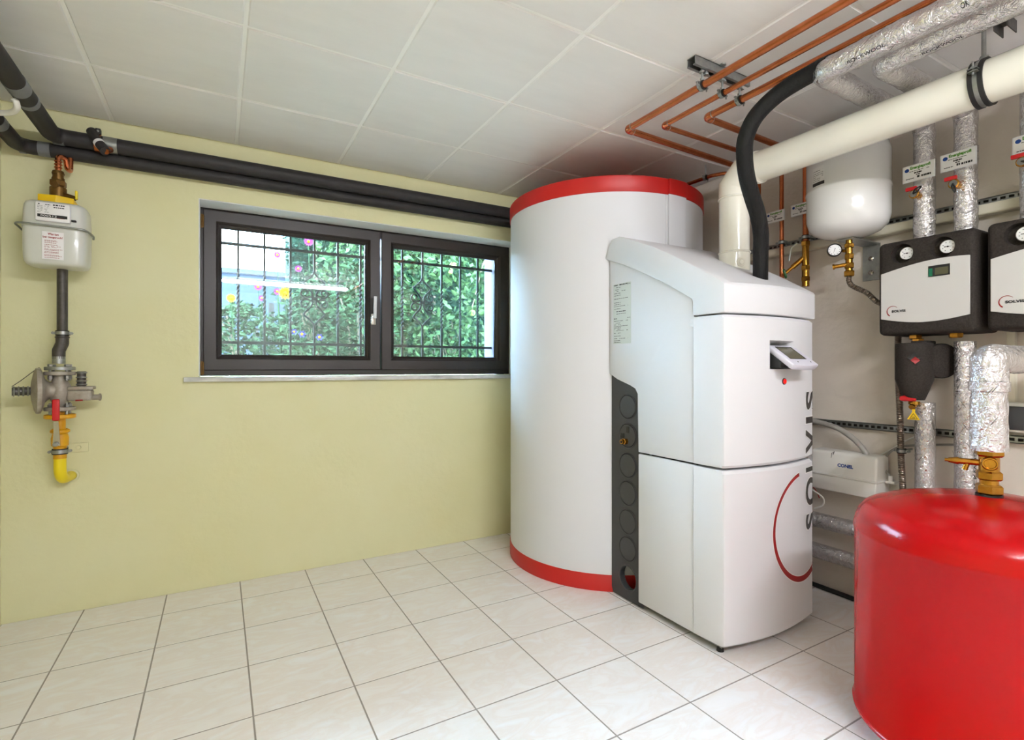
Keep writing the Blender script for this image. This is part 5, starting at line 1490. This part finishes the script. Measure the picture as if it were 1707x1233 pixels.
def gasval():
    X0 = Q(97, 310).x; Y0 = GYp
    gv = thing('gas_valve', 'brown brass gas valve with yellow tap and bracket above the gas meter', 'valve', (X0, Y0, 1.785))
    MB().prism([(X0 - 0.055, Y0 - 0.05, 1.785), (X0 + 0.005, Y0 - 0.06, 1.785), (X0 + 0.058, Y0 - 0.035, 1.785), (X0 + 0.055, Y0 + 0.05, 1.785), (X0 - 0.055, Y0 + 0.05, 1.785)], (0, 0, 0.032)).build('yellow_bracket', 'yellow_plastic', gv, bevel=0.002)
    m = MB()
    m.cyl((X0, Y0, 1.815), (X0, Y0, 1.865), 0.029, n=24, bev=0.003).cyl((X0, Y0, 1.86), (X0, Y0, 1.905), 0.022, n=24)
    m.hexnut((X0, Y0, 1.868), (X0, Y0, 1.896), 0.029).cyl((X0, Y0, 1.90), (X0, Y0, 1.935), 0.019, n=20).lathe([(0, 0), (0.021, 0), (0.022, 0.006), (0.019, 0.012), (0, 0.012)], (X0, Y0, 1.92), (0, 0, 1), 20)
    m.cyl((X0 - 0.003, Y0 - 0.015, 1.868), (X0 - 0.004, Y0 - 0.036, 1.868), 0.012, n=16)
    m.build('valve_body', 'old_brass', gv)
    MB().cyl((X0 + 0.01, Y0 - 0.01, 1.838), (X0 + 0.062, Y0 - 0.02, 1.822), 0.010, n=14).build('tap_spindle', 'old_brass', gv)
    MB().rbox(X0 + 0.060, X0 + 0.069, Y0 - 0.028, Y0 - 0.012, 1.818, 1.856, 0.003, 2).build('tap', 'yellow_sleeve', gv)
    cc = thing('copper_connection', 'bright copper elbow loop joining the gas valve to the pipe above', 'pipe fitting', (X0, Y0, 1.93))
    zt_ = LZ - LR
    MB().tube(fillet([(X0, Y0, 1.93), (X0, Y0, 2.000), (X0 + 0.022, Y0 + 0.02, 2.000), (X0 + 0.024, Y0 + 0.03, 1.962), (X0 + 0.026, LY - 0.015, 1.962), (X0 + 0.026, LY - 0.012, zt_ + 0.004)], 0.014, 6), 0.0105, n=16).build('pipe', 'copper_new', cc)
    for z in (1.950, 1.963, 1.976):
        MB().torus((X0, Y0, z), (0, 0, 1), 0.0115, 0.0028, 20, 8).build('ring', 'copper_new', cc)
gasval()

x1 = Q(104, 500).x; x2 = Q(98, 600).x
zq = lambda v: Q(100, v).z
t = thing('gas_riser', 'dark cast pipe with offset bend between gas meter and regulator', 'gas pipe', (x1, GYp, zq(590)))
MB().tube(fillet([(x1, GYp, mz0 - 0.001), (x1, GYp, zq(566))], 0.01), 0.0185, n=20).build('pipe', 'cast_iron', t)
MB().tube(fillet([(x1, GYp, zq(560)), (x1, GYp, zq(572)), (x2, GYp, zq(584)), (x2, GYp, zq(598))], 0.02), 0.0225, n=20).torus((x1, GYp, zq(562)), (0, 0, 1), 0.0225, 0.003).build('offset_bend', 'cast_iron', t)
MB().cyl((x2, GYp, zq(594)), (x2, GYp, zq(606)), 0.0225, n=24).build('chrome_collar', 'zinc', t)
t2 = thing('pipe_clip', 'steel clip holding the dark gas riser above the offset bend', 'pipe clip', (x1, GYp, zq(555)))
cable_clamp(t2, (x1, GYp, zq(555)), (0, 0, 1), 0.0187, w=0.011, side=(1, 0, 0))
MB().cyl((x1, GYp + 0.024, zq(555)), (x1, D, zq(555)), 0.004, n=8).build('threaded_rod', 'zinc', t2)

rg = thing('gas_regulator', 'cast grey gas pressure regulator with big round diaphragm housing', 'gas regulator', (x2, GYp, zq(690)))
def flange(z0, z1, r, mt, bolts=True, up=1):
    fl_ = MB().cyl((x2 + 0.004, GYp, z0), (x2 + 0.004, GYp, z1), r, n=36, bev=0.002).build('flange', mt, rg)
    return fl_
flange(zq(611), zq(617), 0.052, 'zinc'); flange(zq(619), zq(625), 0.053, 'regulator')
flange(zq(678), zq(684), 0.053, 'regulator')
for k in range(4):
    a = math.pi / 4 + k * math.pi / 2
    p = Vector((x2 + 0.004 + 0.038 * math.cos(a), GYp + 0.038 * math.sin(a), 0))
    MB().cyl(p + UP * zq(634), p + UP * zq(608), 0.005, n=8).hexnut(p + UP * zq(632), p + UP * zq(625.5), 0.009).hexnut(p + UP * zq(611), p + UP * zq(607), 0.009).build('bolt', 'zinc', rg)
    MB().cyl(p + UP * zq(696), p + UP * zq(671), 0.005, n=8).hexnut(p + UP * zq(678), p + UP * zq(673), 0.009).build('bolt', 'zinc', rg)
zc = zq(652)
MB().lathe([(0.024, zq(680) - zc), (0.027, zq(670) - zc), (0.036, zq(662) - zc), (0.040, 0), (0.036, zq(642) - zc), (0.026, zq(634) - zc), (0.024, zq(624) - zc)], (x2 + 0.004, GYp, zc), (0, 0, 1), 28).build('regulator_body', 'regulator', rg)
lx_ = Vector((-0.96, -0.28, 0)).normalized()
dcn = Vector((x2 + 0.004, GYp, zc + 0.004))
MB().lathe([(0.034, 0.0), (0.036, 0.035), (0.050, 0.048), (0.080, 0.056), (0.089, 0.060), (0.095, 0.062), (0.096, 0.070), (0.095, 0.076), (0.082, 0.082), (0.040, 0.090), (0.022, 0.092), (0, 0.092)], dcn, lx_, 40).build('diaphragm_housing', 'regulator', rg)
cap = MB()
cap.cyl(dcn + lx_ * 0.09, dcn + lx_ * 0.148, 0.017, n=20)
cap.build('spring_barrel', 'cast_iron', rg)
for q_ in (0.100, 0.114, 0.128, 0.142):
    MB().torus(dcn + lx_ * q_, lx_, 0.018, 0.003, 20, 8).build('barrel_ring', 'zinc', rg)
wr = spline([dcn + lx_ * 0.148 + UP * 0.02, dcn + lx_ * 0.12 + UP * 0.045, dcn + lx_ * 0.08 + UP * 0.085, dcn + lx_ * 0.065 + UP * 0.098], 6)
MB().tube(wr, 0.0016, n=6).build('seal_wire', 'cast_iron', rg)
sdx = x2 + 0.03
MB().rbox(sdx, sdx + 0.085, GYp - 0.028, GYp + 0.028, zq(668), zq(650), 0.008, 3).build('cutoff_housing', 'regulator', rg)
MB().rbox(sdx + 0.004, sdx + 0.090, GYp - 0.034, GYp + 0.034, zq(650), zq(644), 0.004, 2).build('cutoff_cover', 'regulator', rg)
MB().cyl((sdx + 0.08, GYp, zq(663)), (sdx + 0.108, GYp, zq(663)), 0.012, n=18).lathe([(0.010, 0.024), (0.016, 0.026), (0.016, 0.032), (0.010, 0.034)], (sdx + 0.08, GYp, zq(663)), (1, 0, 0), 18).build('breather', 'regulator', rg)
MB().cyl((sdx + 0.046, GYp, zq(644)), (sdx + 0.046, GYp, zq(619)), 0.016, n=20).build('spring_barrel', 'cast_iron', rg)
for v in (641, 635, 629, 621):
    MB().torus((sdx + 0.046, GYp, zq(v)), (0, 0, 1), 0.017, 0.003, 20, 8).build('barrel_ring', 'zinc', rg)
MB().box(sdx + 0.03, sdx + 0.055, GYp - 0.0288, GYp - 0.0276, zq(668.5), zq(666)).build('red_mark', 'red_print', rg)

x3 = x2 + 0.004
gv2 = thing('gas_ball_valve', 'yellow painted gas ball valve with red and steel lever under the regulator', 'valve', (x3, GYp, zq(750)))
MB().cyl((x3, GYp, zq(697)), (x3, GYp, zq(690)), 0.053, n=36, bev=0.003).build('flange', 'yellow_paint', gv2)
MB().cyl((x3, GYp, zq(716)), (x3, GYp, zq(686)), 0.019, n=24).lathe([(0.026, 0), (0.033, 0.006), (0.033, 0.014), (0.026, 0.020)], (x3, GYp, zq(722)), (0, 0, 1), 28).lathe([(0, 0), (0.022, 0), (0.029, 0.008), (0.030, 0.040), (0.026, 0.056), (0.02, 0.06)], (x3, GYp, zq(745)), (0, 0, 1), 28).build('valve_body', 'yellow_paint', gv2)
fy = GYp - 0.040
lv = MB().prism([(x3 - 0.016, fy, zq(741)), (x3 + 0.010, fy, zq(741)), (x3 + 0.008, fy - 0.004, zq(718)), (x3 + 0.006, fy - 0.012, zq(700)), (x3 - 0.010, fy - 0.012, zq(700)), (x3 - 0.011, fy - 0.004, zq(718))], (0, -0.004, 0)).build('lever', 'steel', gv2)
MB().rbox(x3 - 0.014, x3 + 0.010, fy - 0.022, fy - 0.008, zq(699), zq(664), 0.005, 3).build('lever_grip', 'red_plastic', gv2, label='red plastic grip')
MB().hexnut((x3 - 0.004, fy - 0.004, zq(738)), (x3 - 0.004, fy - 0.014, zq(738)), 0.010).cyl((x3 - 0.004, GYp - 0.02, zq(738)), (x3 - 0.004, fy, zq(738)), 0.008, n=12).build('spindle_nut', 'zinc', gv2)
t = thing('gas_pipe', 'bright yellow gas pipe bending into the yellow wall', 'gas pipe', (x3, GYp, zq(812)))
MB().tube(fillet([(x3, GYp, zq(744)), (x3, GYp, zq(800)), (x3 + 0.012, D + 0.01, zq(802))], 0.055, 10), 0.0215, n=24).build('pipe', 'yellow_sleeve', t)
MB().cyl((x3, GYp, zq(764)), (x3, GYp, zq(744)), 0.0225, n=24).build('painted_end', 'yellow_paint', t)
MB().lathe([(0.022, 0), (0.030, 0.001), (0.029, 0.006), (0.022, 0.009)], (x3 + 0.012, D, zq(802)), (0, -1, 0), 20).build('plaster_ring', 'yellow_wall', t)
t = thing('pipe_clip', 'steel clip on the yellow gas pipe with a painted wall strip', 'pipe clip', (x3, GYp, zq(752)))
cable_clamp(t, (x3, GYp, zq(752)), (0, 0, 1), 0.0227, w=0.012, side=(1, 0, 0))
MB().cyl((x3, GYp + 0.028, zq(752)), (x3, D - 0.008, zq(752)), 0.005, n=8).build('threaded_rod', 'zinc', t)
wsx = PY(132, 745, D).x
ws = MB().rbox(x3 - 0.01, PY(148, 745, D).x, D - 0.008, D + 0.001, PY(130, 753, D).z, PY(130, 738, D).z, 0.002, 2).build('wall_strip', 'yellow_wall', t)
MB().hexnut((wsx, D - 0.016, PY(132, 745, D).z), (wsx, D - 0.008, PY(132, 745, D).z), 0.010).build('strip_screw', 'yellow_wall', t)

# ------------------------------------------------------------------ ceiling batten lamp (mirrored in the window glass)
lx0, lx1, ly_ = 0.03, 1.50, -0.76
lamp = thing('batten_lamp', 'long white fluorescent batten lamp on the ceiling, mirrored in the left window pane', 'lamp', ((lx0 + lx1) / 2, ly_, H))
MB().rbox(lx0 - 0.02, lx1 + 0.02, ly_ - 0.024, ly_ + 0.024, H - 0.042, H - 0.0008, 0.005, 2).build('lamp_housing', 'white_metal', lamp)
lm = mat('fluorescent_tube', (255, 255, 255), 0.4)
b_ = lm.node_tree.nodes['Principled BSDF']
b_.inputs['Emission Color'].default_value = (0.93, 0.945, 1.0, 1)
b_.inputs['Emission Strength'].default_value = LAMP_STRENGTH
M['tube_light'] = lm
MB().cyl((lx0, ly_, H - 0.085), (lx1, ly_, H - 0.085), 0.019, n=12).build('tube', 'tube_light', lamp)
for x in (lx0, lx1):
    MB().box(x - 0.012, x + 0.012, ly_ - 0.014, ly_ + 0.014, H - 0.105, H - 0.040).build('tube_holder', 'white_plastic', lamp)

# ------------------------------------------------------------------ garden beyond the window
gd = MB().box(-8, 14, 3.36, 22, 0.90, 1.0).build('ground', 'bounce_ground')
tag(gd, kind='structure')
def leaves(name, mt, parent, n, sampler, size, seed, flat=0.5, aspect=0.55):
    rn = random.Random(seed); v = []; f = []
    o0 = wloc(parent)
    for i in range(n):
        p = sampler(rn) - o0
        d = Vector((rn.gauss(0, 1), rn.gauss(0, 1), rn.gauss(0, 1) * flat - 0.25)).normalized()
        _, a, b = basis(d)
        a = (a * math.cos(rn.random() * 6.28) + b * math.sin(rn.random() * 6.28)).normalized(); nn = d.cross(a).normalized()
        s = size * rn.uniform(0.6, 1.35); w = s * aspect * 0.5
        k = len(v)
        v += [p, p + d * s * 0.45 + a * w + nn * w * 0.35, p + d * s, p + d * s * 0.45 - a * w + nn * w * 0.35, p + d * s * 0.5]
        f += [(k, k + 1, k + 4), (k + 1, k + 2, k + 4), (k + 2, k + 3, k + 4), (k + 3, k, k + 4)]
    me = bpy.data.meshes.new(name); me.from_pydata([tuple(q) for q in v], [], f)
    me.materials.append(M[mt])
    o = bpy.data.objects.new(name, me); COL.objects.link(o); o.parent = parent
    return tag(o, kind='stuff')
# hedge
hg = thing('garden_hedge', 'tall dense dark green hedge behind the right window pane', 'hedge', (4.2, 7.6, 1.0))
def hs(rn):
    x = rn.uniform(0.75, 7.2); z = 1.0 + 2.9 * rn.random() ** 0.9
    return Vector((x, 7.1 + 0.12 * math.sin(x * 7) + 0.10 * math.sin(z * 9 + x * 4) + rn.uniform(0, 0.25), z))
leaves('foliage', 'leaf_dark', hg, 20000, hs, 0.075, 1)
MB().box(0.82, 7.1, 7.45, 8.0, 1.0, 3.75).build('inner_twigs', 'leaf_dark', hg)
for x in (1.1, 1.8, 2.8, 3.9, 5.0, 6.1):
    MB().cyl((x, 7.35, 0.98), (x + 0.05, 7.4, 3.2), 0.04, 0.02, n=8).build('trunk', 'bark', hg)
# apple tree
at = thing('apple_tree', 'apple tree with pale leaves and hanging branches outside the window', 'tree', (3.05, 5.9, 1.0))
MB().tube(spline([(3.05, 5.9, 0.98), (3.0, 5.85, 1.7), (2.9, 5.8, 2.4), (2.95, 5.8, 3.2)], 6), 0.05, n=10).build('trunk', 'bark', at)
brs = [((2.95, 5.8, 2.3), (2.2, 5.4, 2.65), (1.5, 5.2, 2.35)), ((2.92, 5.8, 2.5), (2.5, 5.2, 2.7), (2.05, 4.9, 2.15)), ((2.95, 5.8, 2.1), (2.6, 5.2, 2.3), (2.35, 5.0, 1.75)), ((2.95, 5.8, 2.6), (3.1, 5.2, 2.65), (2.8, 4.9, 2.2)), ((2.95, 5.8, 2.9), (2.0, 5.5, 3.0), (1.1, 5.4, 2.75))]
curves = []
for b in brs:
    c_ = spline(b, 8); curves.append(c_)
    MB().tube(c_, [0.018 - 0.0008 * i for i in range(len(c_))], n=6).build('branch', 'bark', at)
def ts(rn):
    c_ = rn.choice(curves); p = c_[min(len(c_) - 1, int(rn.random() ** 0.7 * len(c_)))]
    return p + Vector((rn.gauss(0, 0.17), rn.gauss(0, 0.15), rn.gauss(-0.06, 0.16)))
leaves('foliage', 'leaf_light', at, 2600, ts, 0.085, 2, 0.8, 0.62)
allb = [q for c_ in curves for q in c_]
def prj(p):
    q = p - EY; d = q.dot(FW)
    return (CX + F * q.dot(RT) / d, CY - F * q.z / d)
for u, v, lab in ((684, 444, 'leftmost apple in the tree outside the right pane'), (761, 442, 'topmost apple on the right in the tree outside'), (740, 483, 'apple in the middle of the tree outside the right pane'), (712, 543, 'lowest apple in the tree outside, below the scrolls')):
    br = min(allb, key=lambda q: (prj(q)[0] - u) ** 2 + (prj(q)[1] + 12 - v) ** 2)
    p = br - UP * 0.068
    a_ = thing('apple', 'pale green ' + lab, 'apple', p, 'apples in the tree')
    MB().lathe([(0, 0.026), (0.012, 0.031), (0.028, 0.024), (0.034, 0.004), (0.028, -0.020), (0.014, -0.030), (0, -0.027)], p, (0, 0, 1), 14).build('fruit', 'apple', a_)
    MB().cyl(p + UP * 0.026, br, 0.003, n=6).build('stem', 'bark', a_)
# shrubs in the middle and low plants
def shrub(label, c, rx, ry, h, n, size, mt, seed, top=0.6):
    t = thing('garden_shrub', label, 'shrub', c, 'garden shrubs')
    c = Vector(c)
    def sp(rn):
        z = rn.random()
        w = (1 - max(0, (z - top) / (1 - top)) ** 1.6 * 0.85)
        a = rn.random() * 6.283; r = math.sqrt(rn.random())
        return c + Vector((math.cos(a) * r * rx * w, math.sin(a) * r * ry * w, z * h))
    leaves('foliage', mt, t, n, sp, size, seed)
    rn = random.Random(seed)
    for k in range(5):
        e = c + Vector((rn.uniform(-0.5, 0.5) * rx, rn.uniform(-0.5, 0.5) * ry, h * rn.uniform(0.6, 0.9)))
        MB().tube(spline([c + Vector((rn.uniform(-0.1, 0.1), 0, -0.01)), c.lerp(e, 0.5) + Vector((0.02, 0.02, 0)), e], 4), 0.008, n=6).build('stem', 'bark', t)
    return t
shrub('leafy green shrub behind the middle of the left pane', (1.15, 5.0, 1.0), 0.42, 0.35, 1.10, 1500, 0.075, 'leaf_mid', 11)
shrub('tall pale shrub at the top right of the left pane', (1.50, 5.9, 1.0), 0.65, 0.4, 1.95, 2400, 0.08, 'leaf_light', 12, 0.75)
shrub('bushy green shrub beside the sash post', (1.95, 6.3, 1.0), 0.6, 0.5, 1.75, 2600, 0.075, 'leaf_mid', 13, 0.7)
shrub('bushy green plants in the left corner of the left pane', (0.15, 4.8, 1.0), 0.42, 0.4, 0.62, 1900, 0.055, 'leaf_mid', 14)
shrub('leafy aster bush around the yellow and purple flowers', (0.72, 4.75, 1.0), 0.30, 0.25, 0.85, 1500, 0.06, 'leaf_mid', 19)
shrub('low carpet plants along the left window bottom', (0.55, 4.2, 1.0), 0.75, 0.25, 0.17, 1600, 0.035, 'leaf_light', 15)
shrub('low carpet plants along the right window bottom', (1.75, 4.3, 1.0), 0.75, 0.25, 0.20, 1600, 0.035, 'leaf_light', 16)
shrub('young bush with large pale leaves low in the right pane', (2.35, 5.6, 1.0), 0.5, 0.3, 0.75, 900, 0.085, 'leaf_light', 17)
shrub('dark bush behind the flowers', (0.75, 6.0, 1.0), 0.35, 0.35, 0.75, 1200, 0.06, 'leaf_dark', 18)
# flowers
def flower(u, v, dep, mt, r, label, petals=12, bell=False):
    p = PD(u, v, dep)
    t = thing('flower', label, 'flower', (p.x, p.y, 1.0), 'garden flowers')
    MB().tube(spline([(p.x + 0.03, p.y + 0.02, 1.0), (p.x + 0.015, p.y + 0.01, 1.0 + (p.z - 1.0) * 0.6), p], 6), 0.004, n=6).build('stem', 'leaf_mid', t)
    m = MB()
    for k in range(petals):
        a = 2 * math.pi * k / petals
        d = Vector((math.cos(a), -0.45 if not bell else -0.8, math.sin(a))).normalized(); s = Vector((-math.sin(a), 0, math.cos(a)))
        m.add([p, p + d * r * 0.6 + s * r * 0.22, p + d * r, p + d * r * 0.6 - s * r * 0.22], [(0, 1, 2, 3)])
    m.build('petals', mt, t)
    MB().sphere(p + Vector((0, -0.012, 0)), r * 0.28, 10, 6).build('flower_centre', 'petal_yellow', t)
    rn = random.Random(int(u))
    leaves('leaves', 'leaf_mid', t, 24, lambda q: Vector((p.x + q.gauss(0.015, 0.03), p.y + q.gauss(0.01, 0.03), 1.0 + (p.z - 1.0) * q.random() * 0.85)), 0.06, int(u))
flower(475, 489, 3.9, 'petal_yellow', 0.055, 'large yellow flower in front of the middle bars')
flower(385, 497, 3.9, 'petal_yellow', 0.038, 'small yellow flower at the left of the left pane')
flower(430, 478, 4.0, 'petal_purple', 0.035, 'purple aster left of the large yellow flower, upper one')
flower(436, 497, 4.0, 'petal_purple', 0.028, 'small purple aster just below the upper one')
flower(462, 486, 4.1, 'petal_purple', 0.034, 'purple aster touching the large yellow flower')
flower(514, 403, 4.3, 'petal_purple', 0.045, 'pink aster high at the top of the left pane')
flower(462, 425, 4.2, 'petal_purple', 0.035, 'pink aster in the upper middle of the left pane')
flower(497, 448, 4.2, 'petal_purple', 0.033, 'pink aster behind the lamp reflection')
flower(490, 553, 3.8, 'petal_violet', 0.030, 'violet bell flower low beside the third bar', 6, True)
flower(503, 557, 3.8, 'petal_violet', 0.036, 'violet bell flower low between third and fourth bar', 6, True)
flower(532, 562, 3.8, 'petal_violet', 0.036, 'violet bell flower low beside the fourth bar', 6, True)
# pale garden wall and fence posts at the left
gw = thing('garden_wall', 'pale blue-grey garden shed wall far behind the left pane', 'wall', (-0.4, 9.0, 1.0))
MB().box(-3.0, 1.15, 9.0, 9.2, 0.95, 2.55).build('wall_panel', 'shed', gw)
MB().box(-3.05, 1.20, 8.95, 9.25, 2.55, 2.62).build('coping', 'shed', gw)
for x, h in ((0.40, 0.60), (0.58, 0.92)):
    tag(MB().box(x - 0.03, x + 0.03, 7.2, 7.26, 0.98, 1.0 + h).build('fence_post', 'wood', None, label='weathered wooden post in the garden, ' + ('shorter' if h < 0.9 else 'taller') + ' of the two'), cat='post')
